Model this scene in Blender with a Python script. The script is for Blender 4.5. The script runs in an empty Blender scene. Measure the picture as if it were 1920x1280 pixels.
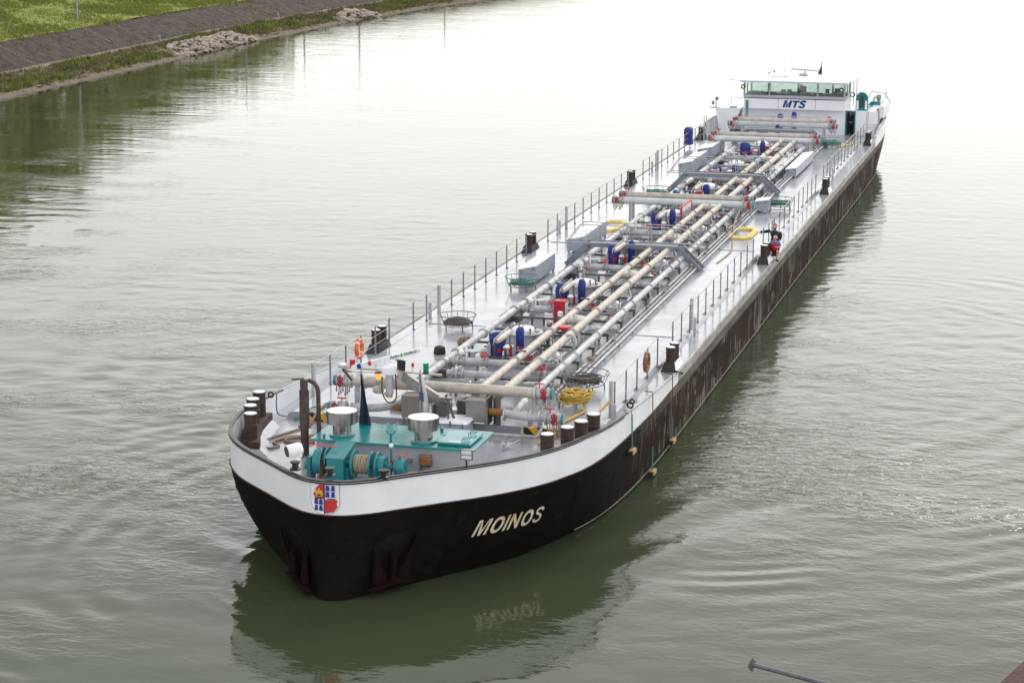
import bpy, bmesh, math, random
import numpy as np
from mathutils import Vector, Matrix, noise as mnoise
R_=math.radians; PI=math.pi; rnd=random.Random(7)
sc=bpy.context.scene; col=sc.collection
# ------------------------------------------------------------------ camera
CAM=((0.96662378,0.05687187,-0.24980805),(0.2561772,-0.20152914,0.94538841),(0.00342241,-0.97783004,-0.20937213))
cd=bpy.data.cameras.new('camera'); cam=bpy.data.objects.new('camera',cd); col.objects.link(cam)
m=Matrix([[r[0],-r[1],-r[2],0] for r in CAM]+[[0,0,0,1]])
m.translation=Vector((18.932,-50.887,19.121)); cam.matrix_world=m
cd.sensor_width=36; cd.lens=4100/1920*36; cd.clip_start=0.5; cd.clip_end=6000
sc.camera=cam
# ------------------------------------------------------------------ world, sun, exposure
w=bpy.data.worlds.new('World'); sc.world=w; w.use_nodes=True
nt=w.node_tree; nt.nodes.clear()
SUN_EL,SUN_ROT=R_(38),R_(10)
sky=nt.nodes.new('ShaderNodeTexSky'); sky.sky_type='NISHITA'; sky.sun_disc=False
sky.sun_elevation=SUN_EL; sky.sun_rotation=SUN_ROT; sky.air_density=1.2; sky.dust_density=3
b1=nt.nodes.new('ShaderNodeBackground'); b1.inputs[1].default_value=0.07; nt.links.new(sky.outputs[0],b1.inputs[0])
tc=nt.nodes.new('ShaderNodeTexCoord')
nz=nt.nodes.new('ShaderNodeTexNoise'); nz.inputs['Scale'].default_value=2.2; nz.inputs['Detail'].default_value=6
mp=nt.nodes.new('ShaderNodeMapping'); mp.inputs['Scale'].default_value=(1,1,2.6)
nt.links.new(tc.outputs['Generated'],mp.inputs[0]); nt.links.new(mp.outputs[0],nz.inputs[0])
cr=nt.nodes.new('ShaderNodeValToRGB'); e=cr.color_ramp.elements
e[0].position=.32; e[0].color=(.81,.82,.82,1); e[1].position=.66; e[1].color=(1,.985,.968,1)
nt.links.new(nz.outputs[0],cr.inputs[0])
sx=nt.nodes.new('ShaderNodeSeparateXYZ'); nt.links.new(tc.outputs['Generated'],sx.inputs[0])
rp=nt.nodes.new('ShaderNodeValToRGB'); nt.links.new(sx.outputs[2],rp.inputs[0]); ee=rp.color_ramp.elements
for k_,(ps,v_) in enumerate(((0,.85),(.20,.88),(.33,.60),(.46,.51),(.60,.48),(1,.50))):
    x_=ee[k_] if k_<2 else ee.new(ps)
    x_.position=ps; x_.color=(v_,v_,v_,1)
mr=nt.nodes.new('ShaderNodeMath'); mr.operation='MULTIPLY'; mr.inputs[1].default_value=2.0; nt.links.new(rp.outputs[0],mr.inputs[0])
b2=nt.nodes.new('ShaderNodeBackground'); nt.links.new(cr.outputs[0],b2.inputs[0]); 
mx_=nt.nodes.new('ShaderNodeMapRange'); mx_.inputs[1].default_value=-.5; mx_.inputs[2].default_value=.5; mx_.inputs[3].default_value=.78; mx_.inputs[4].default_value=1.16; nt.links.new(sx.outputs[0],mx_.inputs[0])
mm_=nt.nodes.new('ShaderNodeMath'); mm_.operation='MULTIPLY'; nt.links.new(mr.outputs[0],mm_.inputs[0]); nt.links.new(mx_.outputs[0],mm_.inputs[1]); nt.links.new(mm_.outputs[0],b2.inputs[1])
ms=nt.nodes.new('ShaderNodeMixShader'); ms.inputs[0].default_value=.86
nt.links.new(b1.outputs[0],ms.inputs[1]); nt.links.new(b2.outputs[0],ms.inputs[2])
wo=nt.nodes.new('ShaderNodeOutputWorld'); nt.links.new(ms.outputs[0],wo.inputs[0])
sl=bpy.data.lights.new('sun','SUN'); sl.energy=.9; sl.angle=R_(16); sl.color=(1,.96,.9)
so=bpy.data.objects.new('sun',sl); col.objects.link(so)
# light travels away from the sun; sun stands over the far left of the canal
sd=Vector((math.sin(SUN_ROT)*math.cos(SUN_EL),math.cos(SUN_ROT)*math.cos(SUN_EL),math.sin(SUN_EL)))
so.rotation_euler=sd.to_track_quat('Z','Y').to_euler()
sc.view_settings.view_transform='Standard'; sc.view_settings.look='None'
sc.view_settings.exposure=0.50; sc.view_settings.gamma=1
# ------------------------------------------------------------------ materials
MATS={}
def mat(name,c,rough=.5,metal=0,spec=.5,var=0.0,vs=2.0,c2=None,bump=0,bs=20,coat=0,trans=0,emit=None,stretch=None):
    if name in MATS: return MATS[name]
    M=bpy.data.materials.new(name); M.use_nodes=True; n=M.node_tree; p=n.nodes['Principled BSDF']
    p.inputs['Base Color'].default_value=(*c,1); p.inputs['Roughness'].default_value=rough
    p.inputs['Metallic'].default_value=metal; p.inputs['Specular IOR Level'].default_value=spec
    if coat: p.inputs['Coat Weight'].default_value=coat; p.inputs['Coat Roughness'].default_value=.12
    if trans: p.inputs['Transmission Weight'].default_value=trans
    if emit: p.inputs['Emission Color'].default_value=(*emit[0],1); p.inputs['Emission Strength'].default_value=emit[1]
    t=n.nodes.new('ShaderNodeTexCoord'); src=t.outputs['Object']
    if stretch:
        q=n.nodes.new('ShaderNodeMapping'); q.inputs['Scale'].default_value=stretch; n.links.new(src,q.inputs[0]); src=q.outputs[0]
    if var or c2:
        N=n.nodes.new('ShaderNodeTexNoise'); N.inputs['Scale'].default_value=vs; N.inputs['Detail'].default_value=7; N.inputs['Roughness'].default_value=.62
        n.links.new(src,N.inputs[0]); r=n.nodes.new('ShaderNodeValToRGB')
        cc=c2 or tuple(max(0,x*(1-var)) for x in c)
        r.color_ramp.elements[0].position=.36; r.color_ramp.elements[0].color=(*cc,1)
        r.color_ramp.elements[1].position=.62; r.color_ramp.elements[1].color=(*c,1)
        n.links.new(N.outputs[0],r.inputs[0]); n.links.new(r.outputs[0],p.inputs['Base Color'])
        rr=n.nodes.new('ShaderNodeMapRange'); rr.inputs[3].default_value=min(1,rough+.12); rr.inputs[4].default_value=max(.02,rough-.06)
        n.links.new(N.outputs[0],rr.inputs[0]); n.links.new(rr.outputs[0],p.inputs['Roughness'])
    if bump:
        B=n.nodes.new('ShaderNodeTexNoise'); B.inputs['Scale'].default_value=bs; B.inputs['Detail'].default_value=5
        n.links.new(src,B.inputs[0]); b=n.nodes.new('ShaderNodeBump'); b.inputs['Strength'].default_value=bump; b.inputs['Distance'].default_value=.02
        n.links.new(B.outputs[0],b.inputs['Height']); n.links.new(b.outputs[0],p.inputs['Normal'])
    MATS[name]=M; return M
mat('deck_paint',(.375,.388,.435),.13,c2=(.28,.288,.32),vs=.7,spec=.42,bump=.08,bs=9)
mat('white_paint',(.82,.83,.87),.3,c2=(.74,.75,.79),vs=.7)
mat('white_top',(.80,.81,.82),.35,c2=(.72,.73,.75),vs=2)
mat('house_grey',(.44,.46,.51),.35,c2=(.37,.385,.43),vs=1.5)
mat('locker_grey',(.33,.36,.42),.35,c2=(.28,.31,.36),vs=2)
mat('pipe_grey',(.48,.495,.53),.35,c2=(.31,.305,.305),vs=2.6)
mat('pipe_pale',(.52,.57,.60),.35,c2=(.44,.48,.50),vs=3)
mat('pipe_beige',(.49,.45,.395),.4,c2=(.34,.30,.25),vs=2.6)
mat('dark_steel',(.12,.12,.125),.5,c2=(.06,.055,.05),vs=5)
mat('rail_grey',(.20,.21,.22),.45,c2=(.13,.13,.135),vs=5)
mat('rail_light',(.42,.43,.46),.4,var=.25,vs=5)
mat('catwalk_grey',(.19,.22,.26),.45,c2=(.15,.17,.20),vs=3)
mat('teal_paint',(.0,.19,.205),.2,c2=(.0,.165,.18),vs=2,coat=.4)
mat('teal_roof',(.005,.20,.21),.25,c2=(.003,.16,.17),vs=1.5,coat=.3)
mat('red_paint',(.45,.012,.025),.35,var=.3,vs=6)
mat('red_bright',(.6,.03,.04),.4)
mat('stainless',(.42,.40,.375),.2,metal=.95,c2=(.22,.205,.19),vs=2.2,stretch=(2,2,.4))
mat('stainless_dull',(.30,.28,.26),.42,metal=.5,c2=(.23,.215,.20),vs=2)
mat('rust_brown',(.055,.026,.018),.65,c2=(.022,.012,.010),vs=5,bump=.3,bs=25)
mat('rusty_dark',(.012,.005,.004),.95,c2=(.006,.0035,.003),spec=.08,vs=5,bump=.4,bs=20)
mat('rusty',(.20,.065,.03),.8,c2=(.07,.03,.02),vs=12,bump=.4,bs=40)
mat('exhaust_brown',(.075,.055,.042),.55,c2=(.035,.025,.022),vs=5)
mat('cap_paint',(.035,.028,.026),.35,c2=(.018,.015,.015),vs=4)
mat('fender_grey',(.16,.15,.14),.7,var=.4,vs=2)
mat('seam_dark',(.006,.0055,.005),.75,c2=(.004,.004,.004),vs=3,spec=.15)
mat('black_paint',(.012,.012,.013),.4,var=.3,vs=4)
mat('black_rubber',(.014,.014,.015),.7)
mat('blue_cloth',(.012,.035,.25),.6,c2=(.006,.015,.12),vs=5,bump=.9,bs=9)
mat('blue_bright',(.01,.13,.36),.6,var=.3,vs=6,bump=.5,bs=9)
mat('rope_cream',(.42,.36,.25),.9,c2=(.26,.21,.14),vs=25,bump=.6,bs=80)
mat('rope_yellow',(.60,.40,.09),.85,c2=(.42,.27,.06),vs=20,bump=.6,bs=80)
mat('rope_tan',(.28,.22,.15),.9,c2=(.18,.13,.08),vs=25,bump=.6,bs=80)
mat('hose_yellow',(.58,.46,.07),.5,c2=(.40,.30,.05),vs=10)
mat('hose_green',(.06,.24,.17),.55,c2=(.04,.14,.11),vs=12)
mat('hose_dark',(.10,.08,.065),.7,c2=(.05,.045,.04),vs=15)
mat('yellow_vinyl',(.75,.56,.10),.4,var=.15,vs=3)
mat('yellow_plank',(.72,.38,.02),.45,var=.2,vs=4)
mat('orange_plastic',(.72,.14,.03),.4,var=.2,vs=4)
mat('brown_plastic',(.22,.09,.05),.6,var=.3,vs=8)
mat('wood',(.45,.31,.14),.8,c2=(.30,.19,.08),vs=14,stretch=(1,1,6))
mat('copper_hose',(.33,.15,.035),.5,c2=(.22,.09,.02),vs=18)
mat('glass_amber',(.8,.33,.03),.15,emit=((1,.4,.05),.6))
mat('glass_green',(.0,.22,.1),.12); mat('glass_red',(.5,.01,.02),.12)
mat('sign_white',(.70,.71,.73),.4,c2=(.62,.64,.67),vs=8)
mat('text_blue',(.0,.05,.20),.4); mat('text_green',(.02,.2,.12),.5)
mat('text_ivory',(.62,.60,.50),.6,c2=(.50,.38,.18),vs=1.4)
mat('crest_white',(.78,.78,.80),.4); mat('crest_red',(.50,.03,.04),.4); mat('crest_blue',(.03,.03,.30),.4)
mat('crest_yellow',(.72,.38,.03),.4); mat('crest_black',(.02,.02,.02),.4)
mat('skin',(.56,.31,.24),.55,var=.12,vs=8); mat('hair_dark',(.02,.013,.01),.7); mat('shirt_blue',(.05,.17,.38),.8,var=.3,vs=9)
mat('vest_red',(.55,.015,.035),.75,var=.25,vs=9); mat('jacket_navy',(.012,.02,.04),.75,var=.3,vs=9); mat('shorts_black',(.015,.015,.018),.8)
mat('shoe',(.02,.02,.02),.6); mat('flag_navy',(.016,.035,.06),.75,var=.3,vs=6); mat('flag_white',(.50,.47,.47),.75,var=.25,vs=5)
mat('interior_dark',(.025,.04,.038),.5); mat('interior_teal',(.03,.16,.13),.5)
mat('fabric_red',(.25,.02,.015),.8)
mat('bark',(.10,.075,.05),.9,var=.4,vs=6,bump=.5,bs=20)
mat('leaf',(.24,.23,.075),.6,c2=(.30,.27,.09),vs=.6)
mat('rock',(.40,.34,.29),.9,c2=(.24,.20,.17),vs=3.5,bump=.8,bs=10)
mat('galvanised',(.30,.31,.34),.45,var=.3,vs=6,metal=.3)
mat('pipe_slate',(.13,.125,.15),.45,c2=(.09,.085,.10),vs=5)
mat('quay_rust',(.09,.04,.03),.85,c2=(.04,.022,.02),vs=6,bump=.8,bs=14)
mat('wheel_white',(.6,.6,.6),.5)
def M(n): return MATS[n]
# hazard stripes
hz=bpy.data.materials.new('hazard'); hz.use_nodes=True; n=hz.node_tree; p=n.nodes['Principled BSDF']
t=n.nodes.new('ShaderNodeTexCoord'); wv=n.nodes.new('ShaderNodeTexWave'); wv.bands_direction='DIAGONAL'; wv.inputs['Scale'].default_value=1.1
n.links.new(t.outputs['Object'],wv.inputs[0]); r=n.nodes.new('ShaderNodeValToRGB'); r.color_ramp.interpolation='CONSTANT'
r.color_ramp.elements[0].color=(.02,.02,.02,1); r.color_ramp.elements[1].position=.5; r.color_ramp.elements[1].color=(.75,.42,.02,1)
n.links.new(wv.outputs[0],r.inputs[0]); n.links.new(r.outputs[0],p.inputs['Base Color']); MATS['hazard']=hz
# glass
g=bpy.data.materials.new('window_glass'); g.use_nodes=True; n=g.node_tree; n.nodes.clear()
o_=n.nodes.new('ShaderNodeOutputMaterial'); mx=n.nodes.new('ShaderNodeMixShader'); tr=n.nodes.new('ShaderNodeBsdfTransparent'); tr.inputs[0].default_value=(.86,.93,.90,1)
gl=n.nodes.new('ShaderNodeBsdfGlossy'); gl.inputs['Roughness'].default_value=.02; mx.inputs[0].default_value=.10
n.links.new(tr.outputs[0],mx.inputs[1]); n.links.new(gl.outputs[0],mx.inputs[2]); n.links.new(mx.outputs[0],o_.inputs[0]); MATS['window_glass']=g
# hull side material : black at the bow, scuffed brown along the sides, pale scratches, dirty strake near the deck edge
def hullmat():
    M_=bpy.data.materials.new('hull_black'); M_.use_nodes=True; n=M_.node_tree; L=n.links; p=n.nodes['Principled BSDF']
    tc=n.nodes.new('ShaderNodeTexCoord'); s=n.nodes.new('ShaderNodeSeparateXYZ'); L.new(tc.outputs['Object'],s.inputs[0])
    def ns(sc_,stretch,detail=6,rough=.6):
        q=n.nodes.new('ShaderNodeMapping'); q.inputs['Scale'].default_value=stretch; L.new(tc.outputs['Object'],q.inputs[0])
        N=n.nodes.new('ShaderNodeTexNoise'); N.inputs['Scale'].default_value=sc_; N.inputs['Detail'].default_value=detail; N.inputs['Roughness'].default_value=rough
        L.new(q.outputs[0],N.inputs[0]); return N.outputs[0]
    def ramp(src,stops):
        r=n.nodes.new('ShaderNodeValToRGB'); el=r.color_ramp.elements
        for i,(ps,c) in enumerate(stops):
            x=el[i] if i<2 else el.new(ps); x.position=ps; x.color=(*c,1)
        L.new(src,r.inputs[0]); return r.outputs[0]
    def mix(f,a,b):
        x=n.nodes.new('ShaderNodeMix'); x.data_type='RGBA'; L.new(f,x.inputs[0]); L.new(a,x.inputs[6]); L.new(b,x.inputs[7]); return x.outputs[2]
    def mrange(src,a,b,c=0,d=1):
        r=n.nodes.new('ShaderNodeMapRange'); r.inputs[1].default_value=a; r.inputs[2].default_value=b; r.inputs[3].default_value=c; r.inputs[4].default_value=d; L.new(src,r.inputs[0]); return r.outputs[0]
    def mul(a,b):
        x=n.nodes.new('ShaderNodeMath'); x.operation='MULTIPLY'; L.new(a,x.inputs[0]); L.new(b,x.inputs[1]); return x.outputs[0]
    bow=ramp(ns(1.1,(1,1,1.3)),[(.34,(.009,.0065,.006)),(.60,(.0045,.0045,.0042)),(.74,(.022,.02,.018))])
    sid=ramp(ns(1.0,(.3,.55,.25)),[(.35,(.018,.009,.0065)),(.50,(.036,.021,.015)),(.68,(.052,.025,.014))])
    sid2=ramp(ns(1.0,(1,2.2,.25)),[(.4,(.008,.006,.005)),(.6,(.036,.026,.022))])
    hf=n.nodes.new('ShaderNodeMix'); hf.data_type='RGBA'; hf.inputs[0].default_value=.45; L.new(sid,hf.inputs[6]); L.new(sid2,hf.inputs[7]); sid=hf.outputs[2]
    base=mix(mrange(s.outputs[1],10,20),bow,sid)
    scr=mrange(ns(3.0,(.2,3.4,.22),2,.4),.56,.60)
    scm=mrange(ns(1.0,(.1,.6,1.1),3),.46,.54)
    scm=mul(mul(scr,scm),mrange(s.outputs[1],12,22,0,.42))
    pale=n.nodes.new('ShaderNodeRGB'); pale.outputs[0].default_value=(.5,.48,.45,1)
    base=mix(scm,base,pale.outputs[0])
    # grey strake beneath the deck edge
    st=mul(mrange(s.outputs[2],1.62,1.68),mrange(s.outputs[1],14,24))
    strake=ramp(ns(1.2,(.5,.6,1.4)),[(.30,(.09,.078,.07)),(.55,(.15,.136,.125)),(.72,(.21,.195,.18))])
    base=mix(st,base,strake)
    L.new(base,p.inputs['Base Color']); p.inputs['Roughness'].default_value=.7; p.inputs['Specular IOR Level'].default_value=.06
    b=n.nodes.new('ShaderNodeBump'); b.inputs['Strength'].default_value=.25; b.inputs['Distance'].default_value=.03
    L.new(ns(1.4,(.5,1,.6)),b.inputs['Height']); L.new(b.outputs[0],p.inputs['Normal'])
    return M_
MATS['hull_black']=hullmat()
mat('gunwale_dirty',(.40,.385,.37),.5,c2=(.20,.185,.175),vs=1.5,stretch=(1,.7,2))
# ------------------------------------------------------------------ mesh helpers
class MB:
    def __init__(s): s.v=[]; s.f=[]; s.m=[]; s.sm=[]; s.mats=[]; s.cur=0
    def use(s,name):
        if name not in s.mats: s.mats.append(name)
        s.cur=s.mats.index(name); return s
    def add(s,vs,fs,smooth=False):
        if not s.mats: s.use('pipe_grey')
        o=len(s.v); s.v+=[tuple(x) for x in vs]
        for f in fs: s.f.append(tuple(i+o for i in f)); s.m.append(s.cur); s.sm.append(smooth)
        return s
    def hexa(s,p):  # 8 points bottom 4 ccw, top 4 ccw
        return s.add(p,[(3,2,1,0),(4,5,6,7),(0,1,5,4),(1,2,6,5),(2,3,7,6),(3,0,4,7)])
    def box(s,x0,x1,y0,y1,z0,z1,bev=0):
        if bev<=0: return s.hexa([(x0,y0,z0),(x1,y0,z0),(x1,y1,z0),(x0,y1,z0),(x0,y0,z1),(x1,y0,z1),(x1,y1,z1),(x0,y1,z1)])
        b=bev; ring=[(x0+b,y0),(x1-b,y0),(x1,y0+b),(x1,y1-b),(x1-b,y1),(x0+b,y1),(x0,y1-b),(x0,y0+b)]
        cx,cy=(x0+x1)/2,(y0+y1)/2
        def sh(r,k): return [(x-math.copysign(min(k,abs(x-cx)),x-cx),y-math.copysign(min(k,abs(y-cy)),y-cy)) for x,y in r]
        L=[[(x,y,z0) for x,y in ring],[(x,y,z1-b) for x,y in ring],[(x,y,z1) for x,y in sh(ring,b)]]
        vs=sum(L,[]); fs=[tuple(range(7,-1,-1)),tuple(range(16,24))]
        for k in range(2):
            for i in range(8): j=(i+1)%8; fs.append((k*8+i,k*8+j,k*8+8+j,k*8+8+i))
        return s.add(vs,fs)
    def tube(s,pts,r,n=10,closed=False,caps=True):
        P=[Vector(p) for p in pts]; K=len(P); rs=r if isinstance(r,(list,tuple)) else [r]*K
        vs=[]; fs=[]; up=None
        for i,p in enumerate(P):
            a=P[(i-1)%K] if (closed or i>0) else p; b=P[(i+1)%K] if (closed or i<K-1) else p
            t=(b-a); t=t.normalized() if t.length>1e-9 else Vector((0,0,1))
            if up is None:
                up=t.cross(Vector((0,0,1)));  up=up if up.length>.1 else t.cross(Vector((1,0,0)))
            up=(up-up.dot(t)*t); up=up.normalized() if up.length>1e-6 else t.orthogonal().normalized()
            w_=t.cross(up)
            for k in range(n):
                an=2*PI*k/n; q=p+rs[i]*(math.cos(an)*up+math.sin(an)*w_); vs.append(q)
        for i in range(K if closed else K-1):
            j=(i+1)%K
            for k in range(n): l=(k+1)%n; fs.append((i*n+k,i*n+l,j*n+l,j*n+k))
        s.add(vs,fs,True)
        if caps and not closed: s.add(vs[:n],[tuple(range(n-1,-1,-1))]); s.add(vs[-n:],[tuple(range(n))])
        return s
    def cyl(s,a,b,r,r2=None,n=14): return s.tube([a,b],[r,r if r2 is None else r2],n)
    def disc(s,c,ax,r,th,n=14):
        c=Vector(c); ax=Vector(ax).normalized(); return s.cyl(c-ax*th/2,c+ax*th/2,r,n=n)
    def torus(s,c,ax,R,r,n=20,k=7):
        ax=Vector(ax).normalized(); u=ax.orthogonal().normalized(); w_=ax.cross(u); c=Vector(c)
        return s.tube([c+R*(math.cos(2*PI*i/n)*u+math.sin(2*PI*i/n)*w_) for i in range(n)],r,k,closed=True)
    def lathe(s,c,prof,n=24,ax=(0,0,1)):
        ax=Vector(ax).normalized(); u=Vector((1,0,0)) if abs(ax.x)<.9 else Vector((0,1,0)); u=(u-u.dot(ax)*ax).normalized(); w_=ax.cross(u); c=Vector(c)
        vs=[];fs=[]
        for r,z in prof:
            for k in range(n): a=2*PI*k/n; vs.append(c+ax*z+r*(math.cos(a)*u+math.sin(a)*w_))
        for i in range(len(prof)-1):
            for k in range(n): l=(k+1)%n; fs.append((i*n+k,i*n+l,(i+1)*n+l,(i+1)*n+k))
        s.add(vs,fs,False)
        s.add(vs[:n],[tuple(range(n-1,-1,-1))]); s.add(vs[-n:],[tuple(range(n))])
        return s
    def ball(s,c,r,sz=1,n=12,k=8):
        c=Vector(c); vs=[];fs=[]
        for i in range(k+1):
            a=PI*i/k
            for j in range(n): b=2*PI*j/n; vs.append(c+Vector((r*math.sin(a)*math.cos(b),r*math.sin(a)*math.sin(b),r*sz*math.cos(a))))
        for i in range(k):
            for j in range(n): l=(j+1)%n; fs.append((i*n+j,(i+1)*n+j,(i+1)*n+l,i*n+l))
        return s.add(vs,fs,True)
    def prism(s,poly,ax,d0,d1):   # poly 2d, ax 0/1/2 = extrusion axis
        def P(a,b,d): return {0:(d,a,b),1:(a,d,b),2:(a,b,d)}[ax]
        K=len(poly); vs=[P(a,b,d0) for a,b in poly]+[P(a,b,d1) for a,b in poly]
        return s.add(vs,[tuple(range(K-1,-1,-1)),tuple(range(K,2*K))]+[(i,(i+1)%K,K+(i+1)%K,K+i) for i in range(K)])
    def flange(s,c,ax,r,th=.05): return s.disc(c,ax,r,th,16)
    def bar(s,a,b,w_,h):
        a=Vector(a); b=Vector(b); t=(b-a).normalized(); sd_=t.cross(Vector((0,0,1)))
        sd_=sd_.normalized() if sd_.length>.05 else Vector((1,0,0)); up=sd_.cross(t)
        q=[a-sd_*w_/2-up*h/2,a+sd_*w_/2-up*h/2,b+sd_*w_/2-up*h/2,b-sd_*w_/2-up*h/2]
        return s.hexa(q+[x+up*h for x in q])
    def build(s,name,parent=None,loc=None):
        base=Vector(loc) if loc is not None else Vector((0,0,0))
        off=wloc(parent)+base if parent else base
        me=bpy.data.meshes.new(name); me.from_pydata([tuple(Vector(v)-off) for v in s.v],[],s.f)
        for q in (s.mats or ['pipe_grey']): me.materials.append(MATS[q])
        me.polygons.foreach_set('material_index',s.m); me.polygons.foreach_set('use_smooth',s.sm); me.update()
        bm=bmesh.new(); bm.from_mesh(me); bmesh.ops.recalc_face_normals(bm,faces=bm.faces); bm.to_mesh(me); bm.free()
        o=bpy.data.objects.new(name,me); col.objects.link(o)
        if parent: o.parent=parent
        o.location=base; return o
def wloc(o):
    v=Vector((0,0,0))
    while o: v+=o.location; o=o.parent
    return v
def tag(o,label=None,cat=None,group=None,kind=None):
    if label:o['label']=label
    if cat:o['category']=cat
    if group:o['group']=group
    if kind:o['kind']=kind
    return o
def empty(name,loc=(0,0,0),rz=0):
    o=bpy.data.objects.new(name,None); col.objects.link(o); o.location=loc; o.rotation_euler=(0,0,rz); o.empty_display_size=.3; return o
def copy_tree(o,parent=None,loc=None,rz=None):
    c=o.copy(); col.objects.link(c); c.parent=parent
    if loc is not None: c.location=loc
    if rz is not None: c.rotation_euler=(0,0,rz)
    for ch in o.children: copy_tree(ch,c)
    return c
def textmesh(txt,size,shear=0,extr=0,off=0,align='CENTER',space=1):
    cu=bpy.data.curves.new('t','FONT'); cu.body=txt; cu.size=size; cu.shear=shear; cu.extrude=extr; cu.offset=off; cu.align_x=align; cu.space_character=space
    cu.resolution_u=4; o=bpy.data.objects.new('t',cu); col.objects.link(o)
    bpy.context.view_layer.update(); dg=bpy.context.evaluated_depsgraph_get()
    me=bpy.data.meshes.new_from_object(o.evaluated_get(dg)); bpy.data.objects.remove(o); bpy.data.curves.remove(cu); return me
def text_obj(name,txt,size,mname,parent,fn,**k):
    me=textmesh(txt,size,**k); off=wloc(parent)
    bm=bmesh.new(); bm.from_mesh(me); bmesh.ops.triangulate(bm,faces=bm.faces)
    bmesh.ops.subdivide_edges(bm,edges=[e for e in bm.edges if e.calc_length()>.12],cuts=2); bm.to_mesh(me); bm.free()
    for v in me.vertices: v.co=Vector(fn(v.co.x,v.co.y,v.co.z))-off
    me.materials.clear(); me.materials.append(MATS[mname]); me.name=name
    o=bpy.data.objects.new(name,me); col.objects.link(o); o.parent=parent; return o
def catmull(P,k=6):
    P=[Vector(p) for p in P]; out=[]
    for i in range(len(P)-1):
        a=P[max(0,i-1)];b=P[i];c=P[i+1];d=P[min(len(P)-1,i+2)]
        for j in range(k):
            t=j/k; out.append(.5*((2*b)+(c-a)*t+(2*a-5*b+4*c-d)*t*t+(3*b-a-3*c+d)*t**3))
    out.append(P[-1]); return out
def letters(txt,h,gap,shear,a=.19):
    '''block capitals as (list of quads / polygons) laid out left to right, centred'''
    out=[]; x=0
    def ring(cx,cy,rx,ry,t,n=22):
        for k in range(n):
            p,q_=2*PI*k/n,2*PI*(k+1)/n
            def e(an,d): 
                c_,s_=math.cos(an),math.sin(an); return (cx+(rx-d)*math.copysign(abs(c_)**.85,c_),cy+(ry-d)*math.copysign(abs(s_)**.85,s_))
            out.append([e(p,0),e(q_,0),e(q_,t),e(p,t)])
    for ch in txt:
        o=x
        if ch=='M': P=[[(0,0),(0,1),(a,1),(a,0)],[(.97-a,0),(.97-a,1),(.97,1),(.97,0)],[(a,1),(.40,0),(.485,0),(.485,.34),(.08+a,1)],[(.78,1),(.57,0),(.485,0),(.485,.34),(.71,1)]]; w_=.97
        elif ch=='N': P=[[(0,0),(0,1),(a,1),(a,0)],[(.58,0),(.58,1),(.77,1),(.77,0)],[(a-.01,1),(.59,.0),(.59,.33),(a+.01,1)],[(a,1),(a,.67),(.58,0),(.59,.33)]]; w_=.77
        elif ch=='I': P=[[(0,0),(0,1),(a,1),(a,0)]]; w_=a
        elif ch=='T': P=[[(0,1-a),(0,1),(.82,1),(.82,1-a)],[(.41-a/2,0),(.41-a/2,1-a),(.41+a/2,1-a),(.41+a/2,0)]]; w_=.82
        elif ch=='O': P=[]; n0=len(out); ring(x+.42,.5,.42,.515,.19); w_=.84
        elif ch=='S':
            c=[(.66,.74),(.60,.87),(.46,.92),(.34,.925),(.19,.89),(.11,.77),(.17,.64),(.33,.56),(.48,.48),(.60,.38),(.61,.23),(.52,.11),(.36,.075),(.22,.09),(.10,.16),(.05,.28)]
            c=[Vector((u,v,0)) for u,v in c]; c=catmull(c,3); L=[];
            for k,p in enumerate(c):
                d=(c[min(k+1,len(c)-1)]-c[max(k-1,0)]).normalized(); n_=Vector((-d.y,d.x,0))*a*.47; L.append(((p+n_).xy,(p-n_).xy))
            P=[[tuple(L[k][0]),tuple(L[k+1][0]),tuple(L[k+1][1]),tuple(L[k][1])] for k in range(len(L)-1)]; w_=.72
        for poly in P: out.append([(o+u,v) for u,v in poly])
        x+=w_+gap
    W_=x-gap
    return [[((u-W_/2)*h+shear*v*h,v*h) for u,v in poly] for poly in out]
def block_text(name,txt,h,gap,shear,mname,parent,fn,wf=1.0,a=.17):
    mb=MB().use(mname)
    for k,poly in enumerate(letters(txt,h,gap,shear,a)):
        P=[fn(u*wf,v,0) for u,v in poly]; mb.add(P,[tuple(range(len(P)))])
    return mb.build(name,parent)
# ------------------------------------------------------------------ hull form
ZS,ZT=2.3,2.55
CAP=[(0,2.38),(.55,2.5),(1.1,2.85),(1.6,3.32),(2.3,4.0),(3.0,4.66),(3.5,5.15),(4.05,5.8),(4.58,6.62),(5.0,7.6),(5.34,8.95),(5.57,10.9),(5.68,13.8),(5.72,17.5),(5.72,21.5),(5.72,30),(5.72,50),(5.72,70),(5.72,90),(5.66,96),(5.3,101),(4.4,104.5),(2.5,106.4),(0,106.8)]
WL=[(0,1.95),(.35,2.08),(.8,2.6),(1.18,3.15),(1.6,3.78),(2.1,4.5),(2.55,5.1),(3.2,6.0),(3.85,7.15),(4.3,8.35),(4.78,9.8),(5.2,11.5),(5.5,14),(5.66,17.5),(5.70,21.8),(5.70,30),(5.70,50),(5.70,70),(5.68,88),(5.4,94),(4.6,98),(3.3,100.5),(1.6,102),(0,102.3)]
def bx(y): t=min(1,max(0,(y-4)/5.5)); return -.30*(1-t*t*(3-2*t))
def bz(y,z): return bx(y)*(.35+.65*min(1,max(0,z/2.2)))
capc=catmull([(x,y,0) for x,y in CAP],6); wlc=catmull([(x,y,0) for x,y in WL],6); NP=len(capc)
def sheer(y): return 2.25 if y<8 else (2.25-.25*min(1,(y-8)/9))
def captop(y):
    if y<9: return 3.2
    if y<21.5: return 3.2-(3.2-2.36)*((y-9)/12.5)**.9
    if y<88: return 2.33
    if y<93: return 2.33+(y-88)/5*.7
    return 3.03
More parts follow.
